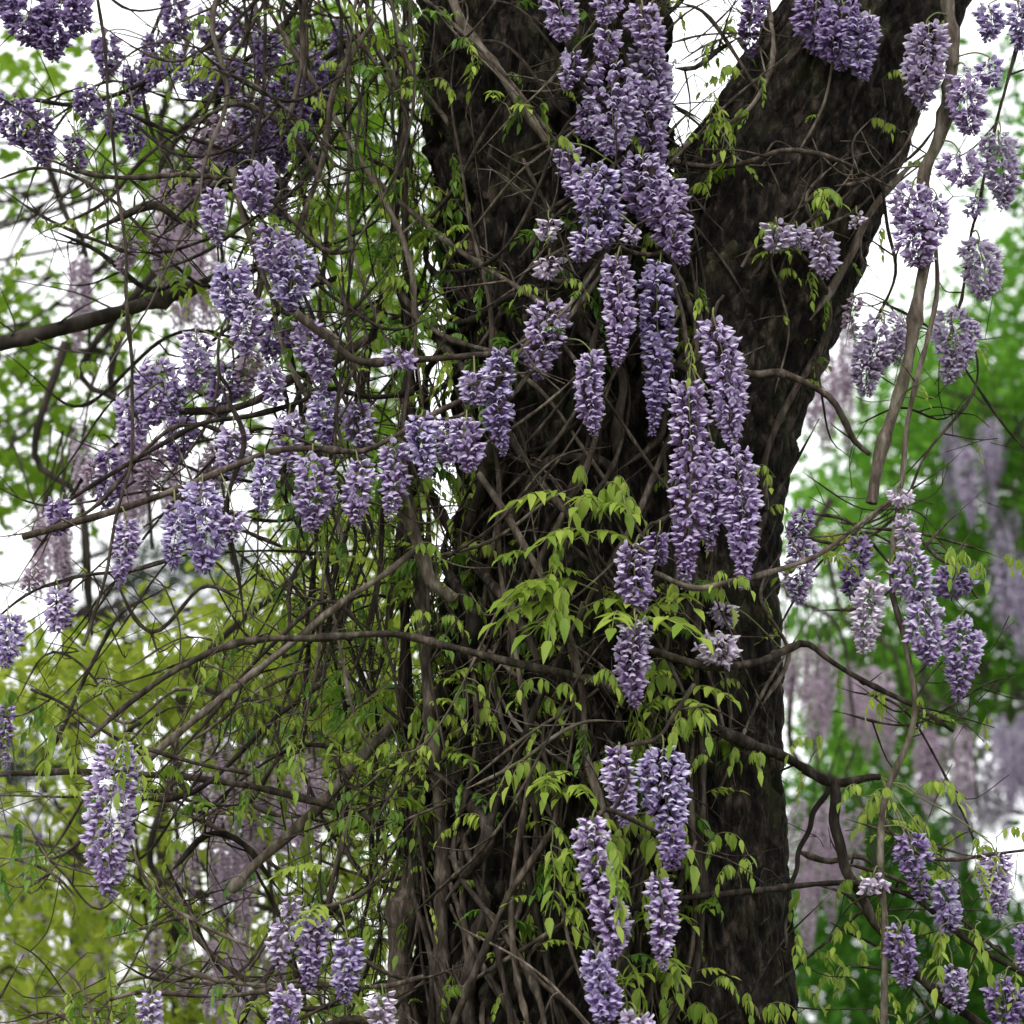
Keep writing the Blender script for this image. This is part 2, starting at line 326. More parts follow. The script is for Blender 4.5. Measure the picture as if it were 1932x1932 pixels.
# ------------------------------------------------------------------ florets
TONES = {  # pale, deep per tone
    'n': ((.805, .755, .905), (.295, .165, .435)),
    'b': ((.77, .725, .91), (.265, .158, .435)),
    'r': ((.80, .74, .90), (.30, .165, .43)),
    'p': ((.88, .83, .89), (.52, .39, .60)),
    'd': ((.54, .45, .68), (.17, .085, .28)),  # dark tone for backlit clusters, their shade put into the petal colour
    'm': ((.66, .56, .65), (.41, .29, .41)),
    'g': ((.77, .72, .83), (.37, .26, .47)),
}
def floret_template(kind):
    V = []; F = []; H = []
    def grid(n, m, fn, h):
        b = len(V)
        for i in range(n + 1):
            for j in range(m + 1): V.append(fn(i / n, -1 + 2 * j / m)); H.append(h(i / n, -1 + 2 * j / m))
        for i in range(n):
            for j in range(m):
                q = b + i * (m + 1) + j; F.append([q, q + 1, q + m + 2, q + m + 1])
    # pedicel
    b = len(V)
    for x, r in ((0, .02), (.48, .03)):
        for k in range(3):
            a = k * 2.094; V.append((x, r * math.cos(a), r * math.sin(a) + .12 * x)); H.append(-1)
    for k in range(3): F.append([b + k, b + (k + 1) % 3, b + 3 + (k + 1) % 3, b + 3 + k])
    if kind == 0:      # half open: pointed hooded standard with a curled lip over the keel
        def hood(s, t):
            a = t * 1.8; rr = .215 * (math.sin(math.pi * (.10 + .79 * s)) ** .7)
            return (.44 + .56 * s - .07 * s * abs(t) ** 1.5, rr * math.sin(a) * 1.12, .06 + rr * math.cos(a) * .85 - .08 * math.sin(math.pi * s) + .05 * s ** 3)
        grid(5, 4, hood, lambda s, t: .0 if s < .15 else (.10 + .90 * min(1, s * 1.45)))
        grid(2, 2, lambda s, t: (.40 + .46 * s, .11 * t * math.sin(math.pi * (.1 + .75 * s)), -.06 - .15 * math.sin(math.pi * (.1 + .8 * s)) * (1 - abs(t)) - .03 * s), lambda s, t: .0)
    elif kind == 1:    # open: standard folded back, wings and keel forward
        def std(s, t):
            wd = .27 * math.sin(math.pi * (.14 + .72 * s)) ** .8
            return (.44 + .26 * s + .12 * t * t - .10 * s * s, wd * t, .04 + .40 * s - .07 * t * t)
        grid(3, 4, std, lambda s, t: .25 + .75 * min(1, s * 1.2))
        def keel(s, t):
            a = t * 2.3; rr = .13 * math.sin(math.pi * (.12 + .8 * s)) ** .7
            return (.42 + .56 * s, rr * math.sin(a), -.02 + rr * math.cos(a) - .12 * s * s)
        grid(3, 4, keel, lambda s, t: .05 + .35 * s)
    else:              # closed bud
        def bud(s, t):
            a = (t + 1) * math.pi; rr = .17 * math.sin(math.pi * (.08 + .87 * s)) ** .8
            return (.38 + .50 * s, rr * math.sin(a), .03 + rr * math.cos(a) + .10 * s * s)
        grid(4, 5, bud, lambda s, t: .15 + .35 * s)
    return np.array(V, float), np.array(F, int), np.array(H, float)
FT = [floret_template(k) for k in range(3)]
STK = np.array((.13, .12, .08))
def floret_cols(H, pale, deep, lvl):
    # lvl 0 = young bottom (deep) .. 1 = older top (pale)
    h = np.clip(H, 0, 1) * (.35 + .65 * lvl)
    c = np.asarray(deep) * (1 - h)[:, None] + np.asarray(pale) * h[:, None]
    c[H < 0] = STK * .6 + np.asarray(deep) * .4
    return c
FM = {}
def floret_mesh(tone, kind, lv):
    k = (tone, kind, lv)
    if k not in FM:
        V, F, H = FT[kind]; mb = MB(); p, d = TONES[tone]; mb.add(V, F, floret_cols(H, p, d, lv / 3)); FM[k] = mb.mesh('floret', [M['petal']])
    return FM[k]
def raceme(L, width, bend, seed):
    """floret placements for a raceme hanging from the origin; returns rachis points and list (pos, rotation, scale, kind, level)"""
    r_ = random.Random(seed); n = max(12, min(300, int(L * max(width, .05) / .000122)))
    nb = 14; t = np.linspace(0, 1, nb)
    ax = np.stack([bend[0] * t + .006 * np.sin(t * 5 + seed), bend[1] * t + .006 * np.cos(t * 4 + seed), -L * t], 1)
    out = []; ph = r_.uniform(0, 6.28); full = r_.uniform(.32, .62); bare = r_.uniform(0, .06)
    young = r_.uniform(.45, 1.0); lo = r_.uniform(-.22, .08)
    for i in range(n):
        s = bare + (1 - bare) * (i + r_.uniform(-.4, .4)) / n; s = min(max(s, 0), 1)
        if r_.random() < .05: continue
        q = np.array([np.interp(s, t, ax[:, k]) for k in range(3)])
        prof = min(1, .62 + s * 3.2)
        if s > full: prof *= 1 - .76 * ((s - full) / (1 - full)) ** 1.4
        reach = max(.5 * width * prof * r_.uniform(.80, 1.12), .010); sc = min(reach, .034)
        a = ph + i * 2.39996 + r_.uniform(-.35, .35)
        q = q + np.array([math.cos(a), math.sin(a), -.2]) * (reach - sc)
        droop = -.25 - .30 * s + r_.gauss(0, .20)
        kind = 2 if s > .93 or (s > .8 and r_.random() < .35) else (1 if r_.random() < .27 else 0)
        lvl = min(max(1.15 + lo - s * young + r_.gauss(0, .14), .1), 1)
        out.append((q, (r_.gauss(0, .3), -droop, a), sc, kind, lvl))
    return ax, out
def rotm(e): return np.array(Euler(e, 'XYZ').to_matrix())
def joined_raceme(mb, out, tone, off=(0, 0, 0)):
    p, d = TONES[tone]; off = np.asarray(off)
    for k in range(3):
        V, F, H = FT[k]; sel = [o for o in out if o[3] == k]
        if not sel: continue
        VV = np.concatenate([(V @ rotm(o[1]).T) * o[2] + o[0] + off for o in sel])
        CC = np.concatenate([floret_cols(H, p, d, o[4]) * rnd.uniform(.82, 1.12) for o in sel])
        FF = (np.arange(len(sel))[:, None, None] * len(V) + F[None]).reshape(-1, 4)
        mb.add(VV, FF, CC)

# ------------------------------------------------------------------ compound leaves
def leaflet_mesh(seed, mat):
    r_ = random.Random(seed); s = [0, .15, .42, .74, 1]; wdt = [0, .13, .19, .10, 0]
    fold = r_.uniform(.2, .6); curl = r_.uniform(.05, .35); tw = r_.uniform(-.12, .12)
    V = []
    for a, b in zip(s, wdt): V.append((a - .1 * curl * a * a, tw * a * a, -curl * a * a))
    for sg in (1, -1):
        for a, b in list(zip(s, wdt))[1:4]: V.append((a, sg * b + tw * a * a, fold * b - curl * a * a))
    F = []
    Q = MB(); t1 = [[0, 1, 5], [3, 4, 7], [0, 8, 1], [3, 10, 4]]; q1 = [[1, 2, 6, 5], [2, 3, 7, 6], [1, 8, 9, 2], [2, 9, 10, 3]]
    return np.array(V), np.array(t1), np.array(q1)
LT = [leaflet_mesh(i, None) for i in range(6)]
def leafgen(style, seed, rl=.16, ll=.05):
    """rachis points and leaflet placements (pos, rot, length, variant)"""
    r_ = random.Random(seed)
    if style == 'droop':
        ra = crom([(0, 0, 0), (rl * .35, 0, rl * .22), (rl * .72, 0, rl * .12), (rl * .92, 0, -rl * .22)], 12)
    elif style == 'hang':
        ra = crom([(0, 0, 0), (rl * .25, 0, -rl * .10), (rl * .42, .01, -rl * .5), (rl * .48, 0, -rl)], 12)
    else:
        ra = crom([(0, 0, 0), (rl * .4, 0, rl * .08), (rl * .75, 0, -rl * .02), (rl, 0, -rl * .2)], 12)
    np_ = r_.randint(4, 6); lf = []
    for k in range(np_):
        t = .30 + .66 * k / np_; p = ra[int(t * 11)]
        sz = ll * (1.0 - .25 * abs(k / np_ - .4)) * r_.uniform(.8, 1.15)
        for sg in (1, -1):
            if style == 'droop': rot = (r_.gauss(0, .25), r_.uniform(.95, 1.45), sg * r_.uniform(.7, 1.4))
            elif style == 'hang': rot = (r_.gauss(0, .3), r_.uniform(.7, 1.25), sg * r_.uniform(.9, 1.5))
            else: rot = (sg * r_.uniform(-.2, .25), r_.uniform(.1, .65), sg * r_.uniform(.85, 1.3))
            lf.append((p, rot, sz, r_.randrange(6)))
    lf.append((ra[-1], (0, r_.uniform(.6, 1.2) if style != 'flat' else .4, 0), ll * 1.05, r_.randrange(6)))
    return ra, lf
LMESH = {}
def leaflet_obj_mesh(v, mat):
    if (v, mat) not in LMESH:
        mb = MB(); V, t1, q1 = LT[v]; mb.add(V, t1); mb.f.append(q1); mb.m.append(np.zeros(len(q1), int)); LMESH[(v, mat)] = mb.mesh('leaflet', [M[mat]])
    return LMESH[(v, mat)]
def joined_leaf(style, seed, rl, ll, mat):
    ra, lf = leafgen(style, seed, rl, ll); mb = MB(); tube(mb, ra, np.linspace(.0016, .0007, len(ra)), 3, 1, cap=False)
    for p, rot, sz, va in lf:
        V, t1, q1 = LT[va]; n0 = mb.n; mb.add((V @ rotm(rot).T) * sz + p, t1); mb.f.append(q1 + n0); mb.m.append(np.zeros(len(q1), int))
    return mb.mesh('leaf', [M[mat], M['stalk']])
PROTO = {}
for st in ('droop', 'hang', 'flat'):
    for k in range(5):
        PROTO[(st, k, 'leaf')] = joined_leaf(st, 50 + k, .14, .046, 'leaf')
        if k < 3: PROTO[(st, k, 'leaf_dark')] = joined_leaf(st, 80 + k, .13, .05, 'leaf_dark')

# ------------------------------------------------------------------ vines
VINES = []           # records: dict(o=empty, base, path (n,3), uv (n,2))
def resolve(w, c, y):
    out = []
    for p in w:
        yy = p[2] if len(p) > 2 else (y if y is not None else surf(p[0], p[1]) - c)
        out.append(P(p[0], p[1], yy))
    return out
def vine(label, w, r=5, r1=None, c=.05, y=None, clusters=(), mat='vine', group=None, wig=1.0, twigs=2, name='wisteria_vine', sides=7, seed=None, floret_budget=300, twl=.16, extra=()):
    W = resolve(w, c, y); L = sum(np.linalg.norm(np.subtract(W[i + 1], W[i])) for i in range(len(W) - 1))
    n = max(8, min(90, int(L / .022))); path = crom(W, n); r_ = random.Random(seed if seed is not None else len(VINES) * 17 + 5)
    t = np.linspace(0, L, n)
    for ax in range(3):
        for _ in range(3):
            f = r_.uniform(4, 26); path[:, ax] += wig * r_.uniform(.2, 1) * .06 / f * np.sin(f * t + r_.uniform(0, 6.28))
    r1 = r * .7 if r1 is None else r1; k = .00124; tp_ = np.linspace(0, 1, n)
    rad = np.linspace(r, r1, n) * k * (1 + .10 * np.sin(t * r_.uniform(20, 40) + r_.uniform(0, 6)) + .06 * np.sin(t * 90))
    for _ in range(int(L / .13)): rad = rad * (1 + r_.uniform(.1, .45) * np.exp(-((t - r_.uniform(0, L)) / .014) ** 2))
    if group: rad = rad * np.clip(np.minimum(tp_ / .12, (1 - tp_) / .3), .22, 1)
    base = path[0].copy(); e = link(name, None, loc=base); tag(e, label, 'vine', group)
    mb = MB(); tube(mb, path - base, rad, sides)
    for ew, er0, er1 in extra:
        EW = resolve(ew, c, y); ep = crom(EW, max(8, int(len(EW) * 8))); ep[:, 0] += .004 * np.sin(np.arange(len(ep)) * .7)
        tube(mb, ep - base, np.linspace(er0, er1, len(ep)) * k, sides)
    for _ in range(twigs):
        i = r_.randint(int(n * .15), n - 2); p = path[i]; d = np.array([r_.gauss(0, 1), r_.gauss(0, .5), r_.gauss(.1, .8)]); d /= np.linalg.norm(d)
        q = p + d * twl * r_.uniform(.3, 1.3); m_ = (p + q) / 2 + np.array([r_.gauss(0, .02), 0, r_.gauss(0, .025)])
        tp = crom([p, m_, q], 8); rr = min(rad[i] * .6, .0032); tube(mb, tp - base, np.linspace(rr, .0011, 8), 4)
        if r_.random() < .6:
            p2 = tp[5]; q2 = p2 + np.array([r_.gauss(0, .04), r_.gauss(0, .02), r_.gauss(0, .05)]); tube(mb, crom([p2, q2], 4) - base, np.linspace(.0014, .0009, 4), 3)
    link('stem', mb.mesh('stem', [M[mat]]), e)
    uv = np.array([proj(p) for p in path]); rec = dict(o=e, base=base, path=path, uv=uv, budget=floret_budget, nleaf=0); VINES.append(rec)
    for cl in sorted(clusters, key=lambda q: -(q[3] - q[1]) * q[4]): add_cluster(rec, cl)
    return rec
CN = [0]
def add_cluster(rec, cl):
    u0, v0, u1, v1, wpx = cl[:5]; tone = cl[5] if len(cl) > 5 else rnd.choice('nnbr'); CN[0] += 1
    d2 = (rec['uv'][:, 0] - u0) ** 2 + 2.5 * (np.maximum(rec['uv'][:, 1] - v0 + 4, 0)) ** 2 + .8 * (np.minimum(rec['uv'][:, 1] - v0 + 4, 0)) ** 2
    i = int(np.argmin(d2)); a = rec['path'][i]; y = a[1] - .025 - rnd.uniform(0, .03)
    p0 = P(u0, v0, y); p1 = P(u1, v1, y); L = np.linalg.norm(p1 - p0); width = 1.10 * wpx * mpp(v0, y)
    ax, out = raceme(abs(p0[2] - p1[2]), width, (p1[0] - p0[0], 0), CN[0] * 13 + 1)
    mb = MB(); st = crom([a - p0, (a - p0) * .4 + [0, -.006, .012], (0, 0, 0), ax[1]], 10)
    tube(mb, st, .0021, 4); tube(mb, ax, np.linspace(.0019, .0008, len(ax)), 4)
    co = link('flower_cluster', mb.mesh('flower_cluster', [M['stalk']]), rec['o'], loc=p0 - rec['base'])
    if rec['budget'] >= len(out):
        rec['budget'] -= len(out)
        for (q, rot, sc, kind, lvl) in out:
            link('floret', floret_mesh(tone, kind, int(round(lvl * 3))), co, loc=q, rot=rot, sc=sc)
    else:
        m2 = MB(); joined_raceme(m2, out, tone); fo = link('florets', m2.mesh('florets', [M['petal']]), co); fo['kind'] = 'stuff'
def add_leaf(rec, i, style, mat, scale, yaw, detail=False, at=None, rl=.16, ll=.049):
    a = rec['path'][i]
    if at is None: at = a
    dv = at - a; dn = np.linalg.norm(dv)
    if dn > .07: at = a + dv * (.07 / dn)
    loc = at - rec['base']; CN[0] += 1
    if detail:
        ra, lf = leafgen(style, CN[0], rl, ll); mb = MB()
        if np.linalg.norm(at - a) > .01:
            back = (a - at) ; cy, sy = math.cos(-yaw), math.sin(-yaw); bl = np.array([cy * back[0] - sy * back[1], sy * back[0] + cy * back[1], back[2]]) / scale
            tube(mb, crom([bl, bl * .5 + [0, 0, .012], (0, 0, 0)], 8), .0017, 4)
        tube(mb, ra, np.linspace(.0017, .0008, len(ra)), 4)
        lo = link('leaf', mb.mesh('leaf', [M['stalk']]), rec['o'], loc=loc, rot=(0, 0, yaw), sc=scale)
        for p, rot, sz, va in lf: link('leaflet', leaflet_obj_mesh(va, mat), lo, loc=p, rot=rot, sc=sz)
    else:
        k = rnd.randrange(5 if mat == 'leaf' else 3)
        link('leaf', PROTO[(style, k, mat)], rec['o'], loc=loc, rot=(rnd.gauss(0, .2), rnd.gauss(0, .25), yaw), sc=scale)
    rec['nleaf'] += 1

# --- flowering and other vines one can single out
vine('thick weathered vine stem with a sawn-off lower end hanging free beside the leaning limb',
     [(1770, -160), (1785, 0), (1796, 80), (1787, 180), (1768, 260), (1742, 330), (1752, 430), (1736, 560), (1716, 680), (1692, 760), (1662, 850), (1645, 950)], 13, 11, y=-.30, mat='vine_pale', wig=.4, sides=12, twigs=3,
     clusters=[(1748, 40, 1742, 205, 80, 'g'), (1825, 130, 1832, 250, 85), (1870, 110, 1865, 160, 60), (1722, 345, 1715, 440, 75), (1735, 400, 1732, 500, 85), (1768, 370, 1768, 450, 55), (1812, 288, 1818, 345, 85, 'n')])
vine('slender vine ending in the pale drooping clusters over the green tree behind the cut stem',
     [(1960, -120), (1925, 60), (1900, 160), (1880, 230), (1850, 380), (1830, 440), (1815, 560), (1800, 590)], 4, 2.5, y=-.15, twigs=4,
     clusters=[(1865, 8, 1868, 78, 62), (1922, 0, 1926, 95, 60), (1888, 245, 1892, 395, 75, 'g'), (1840, 370, 1836, 410, 40), (1848, 450, 1858, 565, 80, 'g'), (1800, 585, 1790, 725, 80, 'g'), (1828, 600, 1826, 695, 42)])
vine('thin twig bearing loose lilac clusters between leaning limb and cut hanging stem',
     [(1660, 330), (1672, 430), (1690, 520), (1668, 590), (1640, 640)], 4, 2.5, y=-.1, twigs=5, clusters=[(1665, 590, 1655, 700, 85, 'g'), (1645, 640, 1635, 745, 80, 'g'), (1610, 560, 1608, 640, 42, 'm'), (1700, 620, 1690, 690, 50, 'g')])
vine('long thin vine dropping from the cut stem straight to the ground beside the trunk',
     [(1752, 400), (1764, 460), (1768, 550), (1752, 640), (1728, 720), (1712, 800), (1704, 900), (1690, 1000), (1680, 1110), (1706, 1200), (1727, 1310), (1716, 1390), (1678, 1480), (1664, 1560), (1668, 1750), (1668, 1932), (1666, 2200)], 4.5, 7, y=-.31, mat='vine_pale', wig=.5, twigs=3,
     clusters=[(1695, 918, 1695, 948, 62, 'p'), (1710, 965, 1712, 1060, 50, 'p'), (1722, 1045, 1728, 1150, 85), (1745, 1130, 1750, 1255, 75), (1650, 1090, 1622, 1232, 65, 'p'), (1648, 1650, 1642, 1680, 62, 'p'), (1725, 1575, 1712, 1650, 75, 'd'), (1700, 1745, 1702, 1865, 62, 'd')])
vine('leafy vine with two neat tapering clusters beside the long drop vine',
     [(1730, 1010), (1770, 1050), (1810, 1075), (1850, 1130)], 4, 2.5, y=-.22, twigs=2, clusters=[(1800, 1065, 1800, 1125, 80, 'd'), (1812, 1165, 1812, 1322, 78)])
vine('dark arching vine crossing the green tree with a curled-up end',
     [(1490, 1010), (1600, 1030), (1690, 970), (1745, 865), (1790, 800), (1830, 740), (1842, 690), (1835, 640)], 3.5, 2.5, y=-.12, twigs=4, clusters=[(1520, 960, 1500, 1030, 55, 'd'), (1510, 1010, 1512, 1142, 65), (1618, 1010, 1608, 1130, 58, 'd')])
vine('bare bent branch pushing out from the leaning limb towards the sawn-off stem',
     [(1380, 700), (1430, 708), (1480, 705), (1560, 745), (1590, 790), (1610, 830), (1640, 855)], 8, 5, y=-.24, wig=.4, twigs=3)
vine('smooth sagging branch curving across the lower trunk below the small pale blossoms',
     [(1200, 1215), (1260, 1238), (1340, 1258), (1420, 1250), (1480, 1228), (1520, 1215), (1570, 1250), (1640, 1290), (1730, 1335), (1800, 1380)], 9, 4, c=.16, wig=.3, twigs=4,
     clusters=[(1370, 1138, 1370, 1182, 62, 'p'), (1358, 1192, 1358, 1252, 85, 'p')])
vine('long bare twig rising across the lower trunk to the pale tuft beside the sawn-off stem',
     [(1236, 1080), (1310, 1110), (1380, 1095), (1430, 1086), (1540, 1050), (1620, 992), (1690, 938)], 5.5, 4, c=.3, wig=.3, twigs=3, mat='vine_pale')
vine('stout dark branch forking to a snapped stub beside the lower right of the trunk',
     [(1275, 1335), (1340, 1370), (1400, 1400), (1480, 1430), (1545, 1468), (1580, 1478), (1640, 1466), (1662, 1465)], 13, 7, c=.12, wig=.25, sides=10, twigs=4,
     extra=[([(1572, 1476), (1578, 1560), (1590, 1620), (1640, 1720), (1720, 1830), (1800, 1900), (1900, 1960)], 11, 8), ([(1566, 1480), (1530, 1550), (1500, 1640), (1490, 1700), (1480, 1790)], 6, 3)], clusters=[(1880, 1600, 1880, 1735, 68), (1790, 1655, 1782, 1765, 62), (1802, 1820, 1800, 1915, 58), (1740, 1640, 1730, 1700, 50, 'd')])
vine('straight pale-brown vine running level across the trunk foot and dipping beyond it',
     [(1180, 1715), (1280, 1697), (1420, 1680), (1560, 1668), (1640, 1668), (1730, 1695), (1830, 1780), (1960, 1850)], 6, 5, c=.14, wig=.3, twigs=3, clusters=[(1895, 1845, 1890, 1960, 80, 'd'), (1935, 1740, 1930, 1830, 50, 'd')])
vine('thin leafy runner looping below the vivid green tree with young hanging leaves',
     [(1660, 1540), (1690, 1580), (1740, 1610), (1800, 1618), (1870, 1612), (1960, 1600)], 4, 3, y=-.2, twigs=3)
vine('thick rounded stem crossing the fork with rough forked twigs on the leaning limb',
     [(1250, 300), (1310, 310), (1400, 305), (1480, 285), (1545, 292), (1600, 310), (1650, 345)], 6.5, 3.5, c=.10, wig=.8, twigs=9, mat='vine', twl=.22)
vine('thin upright shoot with short grey-lilac tufts against the middle of the leaning limb',
     [(1400, 500), (1435, 440), (1465, 412), (1530, 425), (1580, 410), (1616, 395), (1650, 370)], 3.5, 2.5, c=.07, twigs=5, clusters=[(1465, 420, 1465, 475, 65, 'g'), (1540, 430, 1562, 525, 62, 'g'), (1505, 430, 1512, 470, 45, 'g'), (1616, 402, 1614, 432, 40, 'p')])
vine('pale looping vine hanging in the gap of the fork and curling back to the trunk',
     [(1440, -120), (1448, 0), (1460, 80), (1448, 150), (1400, 220), (1320, 255), (1260, 300)], 5, 4, c=.14, mat='vine_pale', wig=.3, twigs=3, clusters=[(1418, -20, 1418, 112, 52, 'd')])
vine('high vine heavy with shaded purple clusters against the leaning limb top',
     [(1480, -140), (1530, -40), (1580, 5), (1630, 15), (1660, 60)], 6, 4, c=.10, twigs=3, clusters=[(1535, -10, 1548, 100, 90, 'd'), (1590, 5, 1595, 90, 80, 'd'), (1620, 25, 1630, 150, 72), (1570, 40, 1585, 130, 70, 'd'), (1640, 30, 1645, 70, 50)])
vine('S-shaped vine pressed against the dark leaning limb',
     [(1500, 470), (1545, 525), (1566, 590), (1545, 660), (1505, 730), (1465, 800), (1440, 880), (1445, 960)], 7, 6, c=.02, wig=.3, twigs=2)
# centre flowering column
vine('vine with the massed top column of lilac clusters on the main trunk',
     [(1105, -150), (1120, -40), (1150, 40), (1185, 110), (1205, 200), (1195, 280), (1150, 320), (1120, 400)], 6, 4, c=.17, twigs=3,
     clusters=[(1053, -30, 1058, 78, 72), (1140, -30, 1142, 48, 62), (1145, 55, 1150, 118, 58), (1162, 118, 1148, 292, 100), (1080, 95, 1074, 172, 55), (1105, 195, 1110, 262, 58), (1073, 272, 1076, 372, 56), (1095, 330, 1112, 405, 58), (1132, 310, 1132, 470, 82), (1105, 430, 1098, 492, 66), (1195, 425, 1195, 460, 42, 'g')])
vine('vine carrying the broad leaning lilac clusters beside the top column, nearest the fork',
     [(1180, -120), (1205, 0), (1225, 60), (1235, 180), (1225, 290), (1240, 400), (1250, 480)], 6, 4, c=.20, twigs=3,
     clusters=[(1212, 10, 1228, 110, 70), (1225, 90, 1248, 225, 82), (1215, 160, 1238, 310, 90), (1212, 290, 1245, 430, 95), (1250, 330, 1285, 495, 85)])
vine('slim vine with two long narrow clusters hanging parallel over the trunk below the massed column',
     [(1150, 420), (1180, 470), (1230, 485), (1262, 470), (1290, 420)], 4.5, 3.5, c=.2, twigs=2, clusters=[(1166, 478, 1165, 692, 66), (1246, 490, 1230, 822, 72)], floret_budget=330)
vine('vine with the pair of longest clusters, draped side by side where the trunks join',
     [(1270, 520), (1290, 600), (1300, 690), (1330, 640), (1345, 580), (1360, 560)], 4.5, 3, c=.22, twigs=2, clusters=[(1345, 592, 1392, 850, 76), (1385, 830, 1408, 1112, 80), (1302, 700, 1296, 1112, 78), (1346, 850, 1342, 1042, 66)], floret_budget=330)
vine('old vine with two small pale blossom tufts hanging before the dark trunk hollow',
     [(990, 300), (1020, 360), (1035, 412), (1038, 480), (1030, 560), (1010, 580)], 3.5, 2.5, c=.12, twigs=3, clusters=[(1035, 412, 1036, 455, 52, 'p'), (1036, 482, 1036, 525, 56, 'p'), (1032, 562, 1018, 715, 84)])
vine('brown level stem ending at a plump cluster on the trunk middle',
     [(560, 590), (620, 640), (680, 682), (780, 678), (900, 670), (985, 662), (1060, 640)], 8, 5, y=-.42, wig=.25, twigs=4,
     clusters=[(942, 660, 946, 858, 62), (895, 702, 893, 762, 66), (755, 655, 756, 692, 74, 'n'), (1115, 662, 1117, 822, 60)])
vine('curved twig holding a tight bunch of three short clusters left of the trunk hollow',
     [(1000, 640), (960, 690), (920, 750), (870, 785), (820, 790), (785, 785)], 4.5, 3, y=-.46, wig=.3, twigs=2, clusters=[(796, 782, 800, 902, 62), (846, 788, 846, 886, 54), (880, 790, 882, 892, 66)])
vine('diagonal vine strung with a row of matching short clusters beside the main trunk',
     [(900, 740), (800, 790), (740, 826), (680, 852), (600, 846), (520, 850), (440, 880), (330, 925), (200, 968), (40, 1012)], 5, 7, y=-.40, wig=.3, twigs=5, mat='vine',
     clusters=[(740, 832, 741, 982, 60), (675, 868, 676, 992, 60), (590, 850, 590, 1003, 80), (500, 858, 498, 972, 58), (382, 905, 386, 1082, 76), (330, 945, 332, 1078, 58), (440, 965, 440, 1022, 54), (236, 972, 230, 1112, 56)])
vine('stem arching through the left clusters just above the strung row',
     [(780, 740), (700, 750), (620, 735), (560, 760), (470, 785), (380, 800), (300, 840), (200, 900), (130, 945)], 5.5, 4, y=-.30, wig=.4, twigs=5,
     clusters=[(678, 758, 681, 862, 66), (614, 738, 611, 842, 68), (546, 778, 547, 892, 62), (441, 798, 441, 912, 68), (512, 688, 512, 762, 60), (115, 940, 105, 1010, 55, 'd')])
vine('dark broken branch end poking out level among the left clusters',
     [(690, 640), (620, 690), (540, 720), (480, 755), (420, 772), (340, 775), (320, 777)], 9, 7, y=-.1, wig=.3, twigs=4, clusters=[(300, 678, 288, 800, 92), (246, 748, 246, 862, 70), (370, 618, 371, 742, 64), (330, 720, 328, 790, 50)])
vine('vine weighted with the tall stacked clusters above the broken branch end',
     [(440, 320), (455, 400), (475, 460), (500, 530), (530, 585), (590, 605), (640, 640)], 6, 4, y=-.34, twigs=3, mat='vine_pale', wig=.5,
     clusters=[(432, 488, 438, 602, 78), (470, 558, 466, 672, 70), (510, 425, 530, 520, 75), (550, 460, 552, 582, 88), (583, 608, 586, 692, 62), (606, 640, 606, 732, 62), (486, 308, 492, 402, 74), (405, 356, 406, 462, 54)])
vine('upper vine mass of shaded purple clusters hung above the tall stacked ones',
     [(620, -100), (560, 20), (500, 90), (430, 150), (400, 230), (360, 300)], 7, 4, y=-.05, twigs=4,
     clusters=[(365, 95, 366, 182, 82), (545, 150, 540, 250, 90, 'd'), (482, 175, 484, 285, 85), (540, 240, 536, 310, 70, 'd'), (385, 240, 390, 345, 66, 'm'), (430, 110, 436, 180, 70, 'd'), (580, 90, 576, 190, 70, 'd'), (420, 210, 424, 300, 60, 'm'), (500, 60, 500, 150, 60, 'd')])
vine('vine behind the curtain crowded with blue-violet clusters between leaves',
     [(680, 60), (610, 110), (560, 150), (500, 200), (450, 230), (400, 300), (350, 360)], 6, 4, y=.12, twigs=4,
     clusters=[(600, 130, 600, 230, 75, 'd'), (560, 180, 556, 290, 80), (515, 230, 512, 340, 75), (455, 240, 452, 330, 70, 'd'), (470, 290, 462, 380, 60, 'd'), (400, 300, 402, 390, 60, 'm'), (520, 330, 518, 420, 62, 'd'), (360, 350, 356, 440, 60, 'm'), (575, 270, 572, 350, 60, 'd')])
vine('hidden vine whose dusky clusters fill the gaps behind the strung row',
     [(640, 520), (560, 560), (480, 640), (420, 700), (340, 740), (260, 800), (180, 870)], 5, 3.5, y=.15, twigs=5,
     clusters=[(560, 560, 556, 660, 60, 'd'), (420, 690, 416, 790, 70, 'd'), (470, 660, 466, 750, 60, 'm'), (340, 780, 336, 880, 66, 'd'), (285, 830, 280, 930, 60, 'm'), (205, 850, 200, 960, 64, 'd'), (180, 870, 174, 940, 50, 'm'), (520, 600, 514, 690, 56, 'd'), (410, 840, 404, 930, 56, 'm')])
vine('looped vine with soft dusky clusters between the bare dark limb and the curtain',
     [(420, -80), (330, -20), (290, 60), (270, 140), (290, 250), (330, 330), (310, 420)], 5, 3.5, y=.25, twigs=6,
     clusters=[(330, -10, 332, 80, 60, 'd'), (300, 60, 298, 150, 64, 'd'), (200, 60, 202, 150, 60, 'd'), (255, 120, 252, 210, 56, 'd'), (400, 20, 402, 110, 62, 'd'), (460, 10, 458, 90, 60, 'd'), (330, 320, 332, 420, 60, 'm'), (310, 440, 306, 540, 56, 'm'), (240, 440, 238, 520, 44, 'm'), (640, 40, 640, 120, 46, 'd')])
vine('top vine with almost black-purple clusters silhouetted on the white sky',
     [(260, -100), (200, -20), (120, 0), (40, -5), (-60, 30)], 6, 4, y=-.2, twigs=4, clusters=[(55, -10, 62, 85, 95, 'd'), (112, -10, 104, 112, 85, 'd'), (150, -10, 152, 60, 60, 'd'), (20, -30, 24, 50, 60, 'd'), (85, 10, 86, 95, 60, 'd')])
